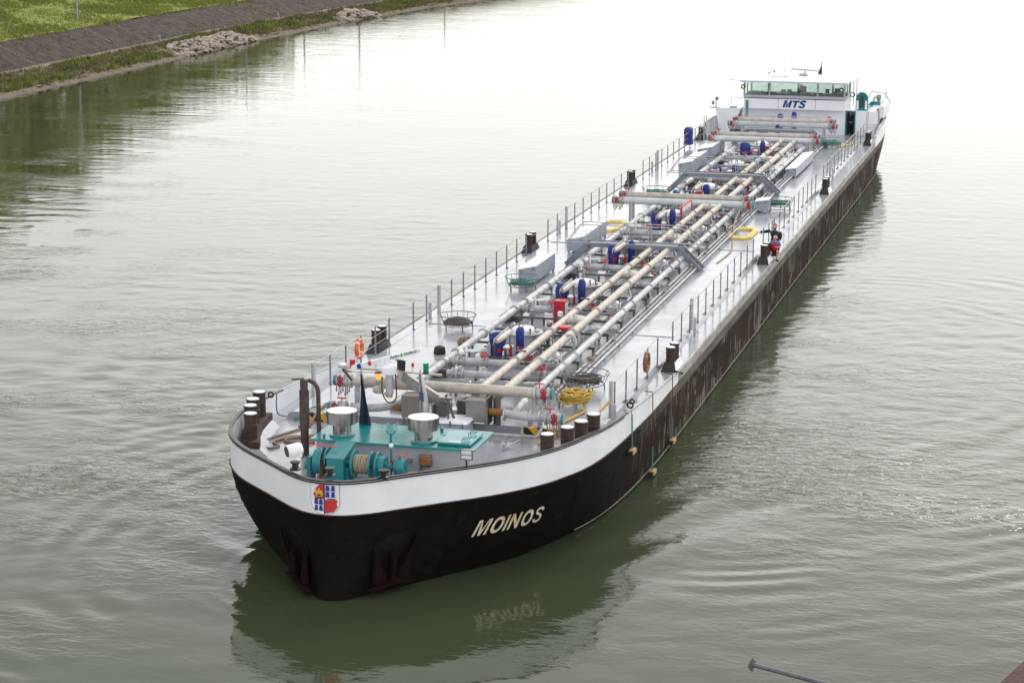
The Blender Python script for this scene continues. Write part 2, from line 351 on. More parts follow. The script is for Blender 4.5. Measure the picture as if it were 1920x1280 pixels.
def hp(i,z,off=0):   # point on hull, i index float 0..NP-1 (starboard mirrored by sign outside)
    i0=min(int(i),NP-2); f=i-i0; c=capc[i0].lerp(capc[i0+1],f); q=wlc[i0].lerp(wlc[i0+1],f); sh=sheer(c.y)
    t=max(-.5,min(1,z/sh)); t=t if t<0 else 1-(1-t)**1.75
    p=q.lerp(c,t)
    if off:
        a=hp(max(0,i-.5),z); b=hp(min(NP-1,i+.5),z); d=(Vector(b)-Vector(a)); nrm=Vector((d.y,-d.x,0)).normalized()
        if i<.6: nrm=Vector((0,-1,0))
        p=p+nrm*off
    return (p.x,p.y,z)
cum=[0]
for i in range(1,NP): cum.append(cum[-1]+(Vector(hp(i,1.2))-Vector(hp(i-1,1.2))).length)
def idx_at(s):
    for i in range(NP-1):
        if cum[i+1]>=s: return i+(s-cum[i])/(cum[i+1]-cum[i])
    return NP-1
def hull_s(s,z,off):  # signed arc length
    p=hp(idx_at(abs(s)),z,off); return ((math.copysign(p[0],s) if abs(s)>1e-6 else 0)+bz(p[1],z),p[1],z)
def hb(y):
    for i in range(NP-1):
        if capc[i+1].y>=y: 
            f=(y-capc[i].y)/max(1e-6,capc[i+1].y-capc[i].y); return capc[i].x+f*(capc[i+1].x-capc[i].x)
    return 0
# ================================================================== THE SHIP
ship=empty('tanker_barge',(0,0,0)); tag(ship,'long motor tank barge with black hull, pale grey pipe-covered deck and white bow band','tank barge')
def grid(mb,rows,closed=False,smooth=True):
    n=len(rows[0]); vs=sum(rows,[]); fs=[]
    for i in range(len(rows)-1):
        for k in range(n-1 if not closed else n): l=(k+1)%n; fs.append((i*n+k,i*n+l,(i+1)*n+l,(i+1)*n+k))
    mb.add(vs,fs,smooth)
def loop(fn,zf):  # full loop of one level, both sides
    a=[];
    for i in range(NP):
        c=capc[i]; z=zf(c.y); a.append(hp(i,z))
    return [(x+bz(y,z),y,z) for x,y,z in a+[(-x,y,z) for x,y,z in a[-2:0:-1]]]
mb=MB().use('hull_black')
lv=[-.5,0,.15,.3,.5,.7,.9,1.0]
grid(mb,[loop(None,lambda y,k=k:(k*sheer(y) if k>=0 else -1.1)) for k in lv],True)
mb.build('hull',ship)
mb=MB().use('fender_grey')      # pale rubbing line just above the water
for sgn in (1,-1):
    pts=[hp(i,.10,.02) for i in range(6*10,NP-24,1)]; mb.tube([(sgn*x+bz(y,z),y,z) for x,y,z in pts],.022,5)
mb.build('waterline_fender',ship)
mb=MB().use('seam_dark')
for sgn in (1,-1):
    for zz in (1.60,):
        mb.tube([(sgn*x+bz(y,z),y,z) for x,y,z in [hp(i,zz,.0) for i in range(0,NP-30)]],.007,4)
    for ys_ in (8.5,21,33,45,57,69,81):
        k=min(range(NP),key=lambda q_:abs(capc[q_].y-ys_)); mb.tube([(sgn*x+bz(y,z),y,z) for x,y,z in [hp(k,zz,.0) for zz in np.linspace(.05,1.95,8)]],.008,4)
mb.build('plate_seams',ship)
mb=MB()
def bul(i0,i1,mn,name):
    mb=MB().use(mn); 
    for sgn in (1,-1):
        ro=[];
        idx=range(i0,i1+1)
        levels=[('o',0),('o',.35),('o',.7),('o',1),('i',1),('i',.0)]
        for kind,k in levels:
            r=[]
            for i in idx:
                c=capc[i]; zt=captop(c.y); z=sheer(c.y)+k*(zt-sheer(c.y)); q=hp(i,sheer(c.y))
                if kind=='i':
                    q=hp(i,sheer(c.y),-.07); z=max(z,ZS-.05) if k==0 else z
                r.append((sgn*max(0,q[0])+bx(q[1]),q[1],z))
            ro.append(r)
        grid(mb,ro,False,False)
    mb.build(name,ship)
iy=[i for i in range(NP) if capc[i].y>21.4][0]; ia=[i for i in range(NP) if capc[i].y>88][0]
bul(0,iy,'white_paint','bow_bulwark'); bul(iy,ia,'gunwale_dirty','gunwale'); bul(ia,NP-1,'white_paint','stern_bulwark')
# dark cap rail over the bulwark
def caprail(i0,i1,name,h=.022,wd=.075,m='cap_paint'):
    mb=MB().use(m)
    for sgn in (1,-1):
        rows=[[],[],[],[]]
        for i in range(i0,i1+1):
            y=capc[i].y; z=captop(y); a=hp(i,sheer(y),.04); b=hp(i,sheer(y),-wd)
            for k,(q,zz) in enumerate(((a,z-.02),(a,z+h),(b,z+h),(b,z-.02))): rows[k].append((sgn*max(0,q[0])+bx(q[1]),q[1],zz))
        grid(mb,rows,False,False)
    mb.build(name,ship)
ic=[i for i in range(NP) if capc[i].y>13.2][0]
caprail(0,ic,'cap_rail'); caprail(ic,iy,'cap_rail',.03,.06,'rail_light'); caprail(ia,NP-1,'cap_rail',.04,.1,'gunwale_dirty')
mb=MB().use('black_paint')
for sgn in (1,-1): mb.tube([ (sgn*x+bx(y),y,captop(y)-.06) for x,y,z in [hp(i,2.2,.03) for i in range(0,ic)]],.02,6)
mb.build('rubbing_strip',ship)
mb=MB().use('rust_brown')
for sgn in (1,-1): mb.tube([ (sgn*x+bx(y),y,sheer(y)) for x,y,z in [hp(i,sheer(capc[i].y),.012) for i in range(0,iy)]],.022,6)
mb.build('sheer_strip',ship)
# main deck
mb=MB().use('deck_paint'); rows=[[],[],[]]
for i in range(0,NP):
    x=max(0,capc[i].x-.05); y=capc[i].y+(.06 if i<30 else 0)
    for k,f in enumerate((-1,0,1)): rows[k].append((f*x+bx(y),y,ZS))
grid(mb,rows,False,False); mb.build('main_deck',ship)
# raised trunk deck
mb=MB().use('deck_paint')
prof=[(-5.0,ZS),(-4.97,2.44),(-4.9,2.51),(-4.78,2.545),(-2.4,2.56),(0,2.565),(2.4,2.56),(4.78,2.545),(4.9,2.51),(4.97,2.44),(5.0,ZS)]
rows=[[(x,y,z) for x,z in prof] for y in np.arange(11.95,89.1,3.1)]
n0=len(rows[0]); grid(mb,rows,False,False); mb.add(rows[0],[tuple(range(n0))]); mb.add(rows[-1],[tuple(range(n0))])
mb.build('trunk_deck',ship)
# deck seams (weld lines) on the trunk
mb=MB().use('locker_grey')
for y in (26.2,45.5,58.2,79): mb.box(-4.7,4.7,y-.012,y+.012,2.55,2.572)
mb.build('weld_seam',ship)
for x0,x1,y in ((-4.5,-3.6,11.86),(2.65,3.75,11.86),(-4.6,-3.0,90.2),(3.0,5.0,89.9)):
    mb=MB().use('hazard'); mb.box(x0,x1,y,y+.16,ZS,ZS+.015 if y>80 else 2.56); mb.build('hazard_stripe',ship)
# ship name on both bows
def onhull(s0,z0):
    def f(x,y,z): return hull_s(s0+x,z0+y,.022)
    return f
s_name=None
for i in range(NP):
    if hp(i,1.15)[0]>=3.72 : s_name=cum[i]; break
block_text('ship_name','MOINOS',.465,.17,.30,'text_ivory',ship,onhull(s_name+.20,1.12),1.0)
block_text('ship_name','MOINOS',.50,.17,.30,'text_ivory',ship,lambda x,y,z:hull_s(-(s_name+2.2)+x,1.10+y,.02))
# crest on the bow
def crest():
    root=MB().use('crest_white')
    def surf(a,b,o): return hull_s(-.02+a*.88,2.27+b*1.02,o)
    def patch(poly,mn,o,name,parent):
        K=len(poly); q=MB().use(mn)
        top=[surf(a,b,o) for a,b in poly]; bot=[surf(a,b,o-.012) for a,b in poly]
        q.add(top+bot,[tuple(range(K))]+[(i,(i+1)%K,K+(i+1)%K,K+i) for i in range(K)]); return q.build(name,parent)
    sh=[(-.40,.86)]+[(.40,.86)]+[(.41,.35)]+[(.41*math.cos(t),.35-.33*math.sin(t)) for t in np.linspace(.15,PI-.15,11)]+[(-.41,.35)]
    base=patch(sh,'crest_white',.03,'crest',ship); patch([(a*1.05,(b-.43)*1.04+.43) for a,b in sh],'rail_light',.022,'crest_rim_shadow',base)  # grey rim also paints in the shadow line around the shield
    patch([(-.02,.82),(-.02,.46),(-.28,.46),(-.34,.56),(-.26,.62),(-.25,.72),(-.14,.82)],'crest_red',.034,'crest_field',base)
    patch([(.02,.42),(.36,.42),(.34,.3),(.37,.24),(.26,.1),(.14,.07),(.02,.04)],'crest_red',.034,'crest_field',base)
    patch([(-.25,.5),(-.05,.5),(-.04,.68),(-.08,.64),(-.12,.68),(-.15,.74),(-.18,.68),(-.22,.64),(-.26,.68)],'crest_yellow',.046,'castle_emblem',base)
    patch([(-.21,.52),(-.09,.52),(-.11,.56),(-.19,.56)],'crest_black',.056,'castle_emblem',base)
    for x0,z0 in ((.09,.66),(.24,.66),(.09,.49),(.24,.49),(-.25,.28),(-.11,.28),(-.25,.11),(-.11,.11)):
        patch([(x0-.055,z0),(x0+.055,z0),(x0+.04,z0+.1),(x0+.035,z0+.145),(x0-.035,z0+.145),(x0-.04,z0+.1)],'crest_blue',.034,'tower_emblem',base)
    patch([(-.012,.03),(.012,.03),(.012,.85),(-.012,.85)],'crest_black',.04,'crest_divider',base)
    patch([(-.3,.43),(.3,.43),(.3,.45),(-.3,.45)],'crest_black',.042,'crest_divider',base)
crest()
# anchors over flat dark patches painted as the shade of their pockets
def anchor(sgn):
    i=[k for k in range(NP) if hp(k,.9)[0]>(1.42 if sgn>0 else 1.0)][0]; c=Vector(hp(i,.9,.10)); a=Vector(hp(i-1.5,.9,.1)); b=Vector(hp(i+1.5,.9,.1)); t=(b-a).normalized(); nn=Vector((t.y,-t.x,0))
    def P(u,z,o=0):
        z-=.08; q=Vector(hull_s(cum[i]+u,z,.04+o)); return (sgn*(q.x-bz(q.y,z))+bz(q.y,z),q.y,z)
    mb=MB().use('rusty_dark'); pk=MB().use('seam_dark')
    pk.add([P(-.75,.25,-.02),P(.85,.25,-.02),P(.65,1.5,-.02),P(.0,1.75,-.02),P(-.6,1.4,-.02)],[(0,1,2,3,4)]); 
    for s_ in (-1,1):
        f=[P(s_*.08,.55,.05),P(s_*.78 if s_>0 else -.62,1.55 if s_>0 else 1.3,.12),P(s_*.62,1.62 if s_>0 else 1.38,.14),P(s_*.62,.45,.2),P(s_*.1,.3,.16)]
        bk=[tuple(Vector(q)-Vector((sgn*nn.x,nn.y,0))*.1) for q in f]; K=5
        mb.add(f+bk,[tuple(range(K)),tuple(range(9,4,-1))]+[(j,(j+1)%K,K+(j+1)%K,K+j) for j in range(K)])
    mb.bar(P(-.75,.28,.22),P(0,.42,.22),.16,.1); mb.bar(P(0,.42,.22),P(.8,.34,.22),.16,.1)
    mb.cyl(P(0,.4,.2),P(.02,1.15,.1),.085); mb.torus(P(.02,1.1,.14),(nn.x*sgn,nn.y,0),.11,.03)
    A=mb.build('anchor',ship); h=pk.build('pocket_shade',ship)
anchor(1); anchor(-1)
# foredeck bollards
def bollard(h=.70,r=.195):
    mb=MB().use('rust_brown').cyl((0,0,0),(0,0,h),r,n=20)
    mb.use('exhaust_brown').torus((0,0,h*.62),(0,0,1),r+.004,.012)
    b=mb.build('bollard',None,(0,0,0)); c=MB().use('black_paint').cyl((0,0,h),(0,0,h+.05),r+.015,n=20).use('white_top').cyl((0,0,h+.05),(0,0,h+.075),r-.012,n=20).build('bollard_cap',b)
    return b
bol=bollard(); first=True
def place_bol(x,y,z):
    global first
    if first: bol.parent=ship; bol.location=(x,y,z); first=False; return bol
    return copy_tree(bol,ship,(x,y,z))
for sgn in (1,-1):
    f=MB().use('rust_brown')
    L=[(4.46,7.85),(4.83,8.78),(5.06,9.57),(5.22,10.5)]
    if sgn<0: L=[(x+.12,y) for x,y in L]
    for x,y in L: place_bol(sgn*x,y,2.72)
    ri=[(sgn*(x-.3),y) for x,y in [(L[0][0]-.12,7.45)]+L+[(L[3][0]+.05,10.95)]]; ro_=[(sgn*min(x+.22,hb(y)-.1+sgn*bx(y)),y) for x,y in [(L[0][0]-.12,7.45)]+L+[(L[3][0]+.05,10.95)]]
    K=len(ri); vs=[(x,y,2.72) for x,y in ri]+[(x,y,2.72) for x,y in ro_]+[(x,y,2.5) for x,y in ri]+[(x,y,2.5) for x,y in ro_]
    fs=[]
    for k in range(K-1): fs+=[(k,k+1,K+k+1,K+k),(k,k+1,2*K+k+1,2*K+k),(K+k,K+k+1,3*K+k+1,3*K+k)]
    fs+=[(0,K,3*K,2*K),(K-1,2*K-1,4*K-1,3*K-1)]; f.add(vs,fs); f.build('bollard_seat',ship)
    g=MB().use('house_grey'); vs=[(x,y,2.5) for x,y in ri]+[(x,y,2.5) for x,y in ro_]+[(x-sgn*.25,y,ZS) for x,y in ri]+[(x,y,ZS) for x,y in ro_]; g.add(vs,fs); g.build('seat_plinth',ship)
small=None
# double bollards on the side decks
for sgn in (1,-1):
    for y in (22.3,44.3,66.6,89.0):
        x=sgn*5.36; q=MB().use('black_paint')
        q.hexa([(x-.27,y-.72,ZS),(x+.27,y-.72,ZS),(x+.27,y+.72,ZS),(x-.27,y+.72,ZS),(x-.18,y-.55,ZS+.32),(x+.18,y-.55,ZS+.32),(x+.18,y+.55,ZS+.32),(x-.18,y+.55,ZS+.32)])
        if sgn>0:
            q.use('white_paint').add([(x+.273,y-.72,ZS+.01),(x+.273,y+.72,ZS+.01),(x+.185,y+.55,ZS+.32),(x+.185,y-.55,ZS+.32)],[(0,1,2,3)])
        q.build('bollard_base',ship)
        for dy in (-.33,.38):
            if small is None: small=bollard(.44,.16); small.parent=ship; small.location=(x,y+dy,ZS+.32)
            else: copy_tree(small,ship,(x,y+dy,ZS+.32))
# deck edge rails
def railing(sgn,y0,y1,nm='railing',solid=False):
    n=max(2,int(round((y1-y0)/1.75))); x=sgn*4.97
    mb=MB().use('rail_light')
    mb.tube([(x,y0,3.5),(x,y1,3.5)],.017,6)
    for z in (3.17,2.85): mb.tube([(x,y0,z),(x,y1,z)],.010,5)
    r=mb.build(nm,ship)
    for k in range(n+1):
        y=y0+(y1-y0)*k/n
        q=MB().use('rail_grey').box(x-.02,x+.02,y-.035,y+.035,2.4,3.52); q.box(x-.05,x+.05,y-.05,y+.05,2.50,2.53) 
        q.build('post',r)
segsR=[(14.6,21.6),(24.4,43.3),(46.3,65.3),(68.6,88)]
segsL=[(14.4,22.3),(25.2,42.0),(46.0,64.0),(68.0,88)]
for a,b in segsR: railing(1,a,b)
for a,b in segsL: railing(-1,a,b)
for sgn in (1,-1):
    for y in (14.25,28.4,49.5,72.0):
        MB().use('rail_light').box(sgn*4.93-.05,sgn*4.93+.05,y-.09,y+.09,2.4,3.62).build('tall_post',ship)
        MB().use('rail_light').box(sgn*5.15-.05,sgn*5.15+.05,y-.55,y-.43,ZS,3.0,.01).build('stub_post',ship)
    # chain across the gap behind each pair of bollards
    for a,b in zip((segsR if sgn>0 else segsL)[:-1],(segsR if sgn>0 else segsL)[1:]):
        y0,y1=a[1],b[0]; MB().use('rail_light').tube([(sgn*4.97,y0+(y1-y0)*t,3.46-.28*4*t*(1-t)) for t in np.linspace(0,1,11)],.009,4).build('gap_chain',ship)
# tall gate frames near the stern, left side
for x,y in ((-4.75,86.6),(-4.3,86.9),(4.9,92.5)):
    MB().use('rail_light').tube([(x,y-.3,2.4),(x,y-.3,4.0),(x,y+.6,4.0),(x,y+.6,2.4)],.03,6).tube([(x,y-.3,3.3),(x,y+.6,3.3)],.02,6).build('gate_frame',ship)
# -------- foredeck house, teal roof
dh=MB().use('house_grey').box(-2.2,2.44,6.95,8.75,ZS,3.09).build('deckhouse',ship)
rf=MB().use('teal_roof').box(-2.34,2.6,6.72,8.92,3.09,3.15,.02).build('roof',dh)
MB().use('teal_paint').box(1.42,2.42,6.98,8.4,3.19,3.25,.02).box(1.5,2.34,7.06,8.3,3.15,3.19).build('roof_hatch',dh)
mb=MB().use('teal_paint')
for y in (7.35,8.05): mb.tube([(2.1,y-.1,3.25),(2.1,y-.1,3.31),(2.3,y-.1,3.31),(2.3,y+.1,3.31),(2.1,y+.1,3.31),(2.1,y+.1,3.25)],.015,5)
for y in (7.3,8.1): mb.prism([(1.28,3.15),(1.45,3.15),(1.45,3.24)],1,y-.04,y+.04)
mb.build('hatch_handle',dh)
mb=MB().use('sign_white').box(1.75,2.1,7.1,7.2,3.25,3.256).build('hatch_label',dh)
mb=MB().use('teal_paint').cyl((.1,6.85,3.15),(.1,6.85,3.42),.035); mb.tube([(.1+.13*math.cos(t),6.85,3.55+.13*math.sin(t)) for t in np.linspace(PI*1.02,PI*1.98,10)],.022,6); mb.build('boom_crutch',dh)
mb=MB().use('teal_paint').ball((-1.98,7.0,3.2),.05).ball((1.1,8.6,3.2),.06).ball((.6,8.7,3.18),.05); mb.build('roof_knob',dh)
MB().use('stainless_dull').cyl((1.3,6.93,2.6),(1.3,6.93,2.72),.03).box(.56,.72,6.7,6.95,2.62,2.70).box(.94,.99,6.86,6.95,2.35,2.86).build('wall_fittings',dh)
cb=MB().use('stainless').box(1.0,1.3,6.76,6.95,2.55,2.88,.01).build('control_box',dh); MB().use('copper_hose').box(1.02,1.28,6.745,6.76,2.6,2.84).build('box_front',cb); MB().use('red_bright').torus((1.15,6.735,2.74),(0,1,0),.045,.012).build('stop_button',cb)
for x,y in ((-1.55,7.35),(.95,7.25)):
    v=MB().use('teal_paint').cyl((x,y,3.15),(x,y,3.21),.37,n=24).use('stainless').cyl((x,y,3.21),(x,y,3.56),.27,n=28).build('mushroom_vent',ship)
    mb=MB().use('stainless'); mb.lathe((x,y,0),[(.30,3.52),(.45,3.53),(.455,3.88),(.44,3.895)],n=28); mb.use('white_top').lathe((x,y,0),[(.44,3.896),(.30,3.915),(.01,3.92)],n=28); mb.build('vent_cap',v)
# exhaust stacks
ex=MB().use('exhaust_brown').cyl((-2.87,7.8,ZS),(-2.87,7.8,3.2),.12).cyl((-2.87,7.8,3.2),(-2.87,7.8,4.3),.145).cyl((-2.87,7.8,4.3),(-2.87,7.8,4.62),.115)
ex.flange((-2.87,7.8,3.2),(0,0,1),.19,.04); ex.bar((-3.25,7.8,4.60),(-2.87,7.8,4.64),.06,.04).build('exhaust_stack',ship)
MB().use('exhaust_brown').tube([(-2.5,8.0,ZS),(-2.5,8.0,4.2),(-2.53,8.0,4.36),(-2.63,8.0,4.5),(-2.8,7.95,4.58)],.065,10).build('exhaust_pipe',ship)
# searchlight, fairlead rollers, floodlight on the bow rail
q=MB().use('white_paint').cyl((-1.68,3.92,3.2),(-1.68,3.92,3.42),.10).box(-1.82,-1.52,3.86,3.98,3.40,3.55,.02).build('searchlight',ship)
MB().use('white_top').lathe((-1.88,3.72,3.56),[(.165,0),(.18,.02),(.18,.36),(.14,.43),(.02,.45)],ax=(.75,.62,.14)).use('black_paint').lathe((-1.88,3.72,3.56),[(.145,-.03),(.145,.01),(.02,.012)],ax=(.75,.62,.14)).build('lamp_housing',q)
MB().use('rail_grey').tube([(-1.5,3.95,3.5),(-1.42,3.95,3.3),(-1.46,3.9,3.1),(-1.55,3.9,3.02)],.01,4).build('cable',q)
for x,y in ((-1.45,3.2),(-.33,2.86),(1.12,3.05)):
    MB().use('black_paint').lathe((x,y,3.22),[(.15,0),(.15,.04),(.09,.06),(.09,.17),(.14,.20),(.14,.23),(.05,.235)],n=18).build('fairlead_roller',ship)
q=MB().use('black_paint').cyl((2.96,4.72,3.2),(2.96,4.72,3.42),.025).build('floodlight',ship)
MB().use('stainless').box(2.80,3.14,4.68,4.78,3.42,3.72,.015).use('sign_white').box(2.83,3.11,4.668,4.68,3.46,3.69).use('stainless').box(2.83,3.11,4.66,4.668,3.56,3.585).build('lamp_housing',q)
# windlass
wz=2.78; wy=5.75; mb=MB().use('teal_paint')
wl=MB().use('teal_paint').cyl((-1.85,wy,wz),(.9,wy,wz),.07).box(-2.0,-1.86,wy-.2,wy+.2,ZS,2.95,.02).box(-.9,-.72,wy-.25,wy+.25,ZS,2.7,.02).box(.25,.34,wy-.15,wy+.15,ZS,2.9,.01).build('windlass',ship)
MB().use('teal_paint').cyl((-1.92,wy,wz-.1),(-2.08,wy,wz-.1),.17).cyl((-1.78,wy,wz),(-1.55,wy,wz),.36,n=24).disc((-1.55,wy,wz),(1,0,0),.40,.05,24).disc((-1.42,wy+.06,wz+.05),(1,0,0),.40,.05,24).build('gear_wheel',wl)
MB().use('teal_paint').prism([(wy-.42,ZS),(wy+.5,ZS),(wy+.5,3.22),(wy-.42,3.0)],0,-1.32,-.82).use('teal_roof').prism([(wy-.46,3.0),(wy+.54,3.24),(wy+.54,3.26),(wy-.46,3.02)],0,-1.36,-.78).build('gearbox_cover',wl)
MB().use('teal_paint').disc((-.62,wy,wz),(1,0,0),.40,.05,26).build('drum_flange',wl); MB().use('teal_paint').disc((-.1,wy,wz),(1,0,0),.38,.05,26).build('drum_flange',wl)
dr=MB().use('teal_paint').disc((.08,wy,wz),(1,0,0),.38,.05,26).cyl((.08,wy,wz),(.3,wy,wz),.27,n=22).build('drum_flange',wl)
mb=MB().use('rope_cream')
for k in range(11): mb.torus((-.57+k*.042,wy,wz),(1,0,.04*(-1)**k),.25+.01*math.sin(k*2),.026,22,5)
mb.build('rope_drum',wl)
mb=MB().use('rusty')
for k in range(16):
    a=k/15*PI*1.3-.9; c=(-1.48,wy-.33*math.cos(a)-.02,wz+.33*math.sin(a)); mb.torus(c,(0 if k%2 else 1,.3,.5 if k%2 else .1),.05,.016,8,4)
for k in range(8): mb.torus((-1.48,wy-.38-k*.02,wz-.1-k*.05),(k%2,1,.3),.045,.016,8,4)
mb.torus((.5,wy+.1,wz),(1,0,0),.13,.045,14,6); mb.build('anchor_chain',wl)
MB().use('teal_paint').cyl((.62,wy,wz),(.88,wy,wz),.21,n=20).disc((.62,wy,wz),(1,0,0),.25,.04,20).box(.6,.9,wy-.12,wy+.12,ZS,2.6).bar((.8,wy-.1,2.6),(1.15,wy-.3,2.85),.03,.03).build('capstan_head',wl)
mb=MB().use('teal_paint').cyl((-1.55,wy,3.1),(-1.55,wy,3.25),.03).use('red_bright').bar((-1.95,wy,3.26),(-1.15,wy,3.22),.025,.025).bar((-1.95,wy,3.26),(-1.95,wy,3.42),.025,.025)
mb.use('teal_paint').cyl((.72,wy,2.95),(.72,wy,3.1),.03).use('red_bright').bar((.55,wy,3.08),(.92,wy,3.14),.025,.025).bar((.92,wy,3.14),(.92,wy,3.26),.025,.025).build('brake_handle',wl)
MB().use('teal_paint').cyl((.3,wy+.5,ZS),(.3,wy+.5,3.2),.028).use('sign_white').ball((.3,wy+.5,3.24),.07).build('signal_head',wl)
# -------- white hatch, stainless boxes and forward piping
hx,hy=.72,11.25
h=MB().use('house_grey').box(hx-.47,hx+.47,hy-.45,hy+.45,ZS,2.8,.06).build('access_hatch',ship)
MB().use('white_paint').box(hx-.53,hx+.53,hy-.5,hy+.5,2.8,2.88,.07).use('dark_steel').box(hx-.02,hx+.02,hy-.54,hy-.5,2.72,2.9).box(hx-.4,hx-.37,hy-.53,hy-.5,2.66,2.82).box(hx+.37,hx+.4,hy-.53,hy-.5,2.66,2.82).build('hatch_lid',h)
for x0,x1 in ((-1.06,-.42),(1.0,1.66)):
    b=MB().use('stainless_dull').box(x0,x1,11.45,12.0,2.72,3.42,.015).box(x0+.04,x0+.08,11.5,11.55,ZS,2.72).box(x1-.08,x1-.04,11.5,11.55,ZS,2.72).build('drive_box',ship)
    MB().use('stainless').box(x1-.0,x1+.05,11.4,12.05,2.66,3.5).build('side_plate',b)
fp=MB().use('pipe_grey')
fp.tube(catmull([(2.22,11.6,3.03),(2.5,11.6,3.0),(3.0,11.6,2.97),(3.5,11.6,2.97)],4),.125,14)
fp.tube(catmull([(2.45,11.6,3.02),(2.5,12.0,3.05),(2.45,12.6,3.08),(2.45,14.8,3.1)],5),.12,14)
for x in (2.2,3.02,3.30,3.52): fp.flange((x,11.6,3.0),(1,0,0),.185)
fp.build('forward_pipe',ship)
fp=MB().use('pipe_grey')
fp.tube(catmull([(-2.75,11.55,2.88),(-2.1,11.55,2.93),(-1.7,11.6,2.97),(-1.45,11.85,3.0),(-1.4,12.4,3.05),(-1.3,14,3.1)],5),.125,14)
for x in (-2.95,-2.7,-2.5): fp.flange((x,11.55,2.88),(1,0,0),.185)
fp.build('forward_pipe',ship)
for x0,x1,z in ((1.70,2.2,3.05),(-1.3,-1.08,2.98)):
    mb=MB().use('copper_hose').cyl((x0,11.62,z),(x1,11.62,z),.10)
    for k in range(int((x1-x0)/.05)): mb.torus((x0+.025+k*.05,11.62,z),(1,0,0),.10,.016,14,4)
    mb.build('expansion_hose',ship)
mb=MB().use('pipe_grey').tube([(1.4,11.0,2.5),(2.5,11.0,2.52),(3.35,11.0,2.52),(3.35,11.6,2.6)],.05,8).tube([(1.5,10.3,2.4),(1.9,11.2,2.5)],.04,6).tube([(2.6,10.0,2.36),(2.9,10.8,2.45)],.03,6)
for x in (1.9,2.4,2.9): mb.box(x-.03,x+.03,10.97,11.03,ZS,2.5)
mb.cyl((2.9,11.0,2.5),(2.9,11.0,2.8),.04).box(2.55,2.65,9.95,10.08,ZS,2.5); mb.build('drain_pipe',ship)
mb=MB().use('pipe_grey')
rr=random.Random(3)
for k in range(9):
    x=-2.6+rr.random()*1.6; y=10.6+rr.random()*.8; mb.tube([(x,y,2.4),(x+.5*rr.random(),y+.5*rr.random(),2.45),(x+.8*rr.random(),y+.2,2.42)],.035,6); mb.ball((x,y,2.48),.07)
mb.build('small_bore_pipework',ship)
mb=MB().use('dark_steel').cyl((.75,12.35,2.56),(.75,12.35,3.2),.26,n=16).box(-.3,.2,12.3,12.8,2.56,3.0,.03).tube([(-.35,12.1,2.7),(.6,12.1,2.7),(.95,12.1,2.7)],.04,6).cyl((1.85,12.0,2.56),(1.85,12.0,3.4),.12,n=12)
mb.ball((1.75,11.9,2.95),.12).ball((1.98,11.9,3.0),.1).build('dark_machinery',ship)  # dark pieces added to fill the dark cavity between the drive boxes
MB().use('stainless_dull').cyl((.55,12.6,3.0),(.7,12.5,3.0),.24,n=18).build('blower',ship)
MB().use('dark_steel').box(-1.5,-.95,13.6,14.3,2.6,2.75).box(-1.9,-1.2,12.9,13.4,2.58,2.7).build('deck_grating',ship)
# -------- valves
def handwheel(c,ax,R=.14,mn='red_paint',parent=None):
    mb=MB().use(mn).torus(c,ax,R,.022,16,5); ax=Vector(ax).normalized(); u=ax.orthogonal().normalized(); w_=ax.cross(u); c=Vector(c)
    mb.bar(c-u*R,c+u*R,.025,.025).bar(c-w_*R,c+w_*R,.025,.025).cyl(c,c-ax*.16,.02)
    return mb.build('handwheel',parent)
def valve(x,y,z,ax,wheel_ax=(0,-.6,.8),s=1,mn='red_paint',wheel=True):
    v=MB().use('pipe_grey'); A=Vector(ax).normalized(); c=Vector((x,y,z))
    v.disc(c-A*.10*s,A,.17*s,.05).disc(c+A*.10*s,A,.17*s,.05).ball(c,.14*s).cyl(c,c+Vector(wheel_ax).normalized()*.26*s,.05*s)
    v.use('stainless_dull')
    for k in range(8):
        u=A.orthogonal().normalized(); w_=A.cross(u); a=k*PI/4; p=c+.145*s*(math.cos(a)*u+math.sin(a)*w_); v.cyl(p-A*.15*s,p+A*.15*s,.012,n=5)
    o=v.build('valve',ship)
    if wheel: handwheel(c+Vector(wheel_ax).normalized()*.34*s,wheel_ax,.15*s,mn,o)
    return o
def endcluster(x,y,z,sgn):
    """flanged loading end of a manifold with a red handwheel and a teal blank"""
    v=MB().use('pipe_grey').cyl((x,y,z),(x+sgn*.5,y,z),.13).flange((x,y,z),(1,0,0),.22,.06).flange((x+sgn*.22,y,z),(1,0,0),.2).flange((x+sgn*.40,y,z),(1,0,0),.2)
    v.ball((x+sgn*.12,y,z),.17)
    o=v.build('manifold_end',ship)
    MB().use('teal_paint').disc((x+sgn*.52,y,z),(1,0,0),.17,.07,18).build('blank_flange',o)
    mb=MB().use('red_paint')
    for a,b in ((.1,.05),(-.06,-.08)): mb.torus((x+sgn*.3,y-.2,z+a),(0,1,.2),.085,.02,14,5).ball((x+sgn*.3,y-.2,z+a),.035)
    mb.torus((x+sgn*.12,y,z+.3),(0,.2,1),.14,.02,14,5).cyl((x+sgn*.12,y,z+.15),(x+sgn*.12,y,z+.3),.02).bar((x+sgn*.3,y-.2,z-.16),(x+sgn*.3,y-.2,z+.16),.05,.05)
    mb.build('handwheel',o)
    mb=MB().use('stainless_dull')
    for k in range(7):
        px=x+sgn*(.05+.07*k); mb.cyl((px,y-.05+.03*(k%3),z-.15),(px,y-.05,z-.35-.08*(k%3)),.018,n=6).ball((px,y-.05,z-.3-.06*(k%3)),.035,n=6,k=5)
    mb.build('drain_cocks',o)
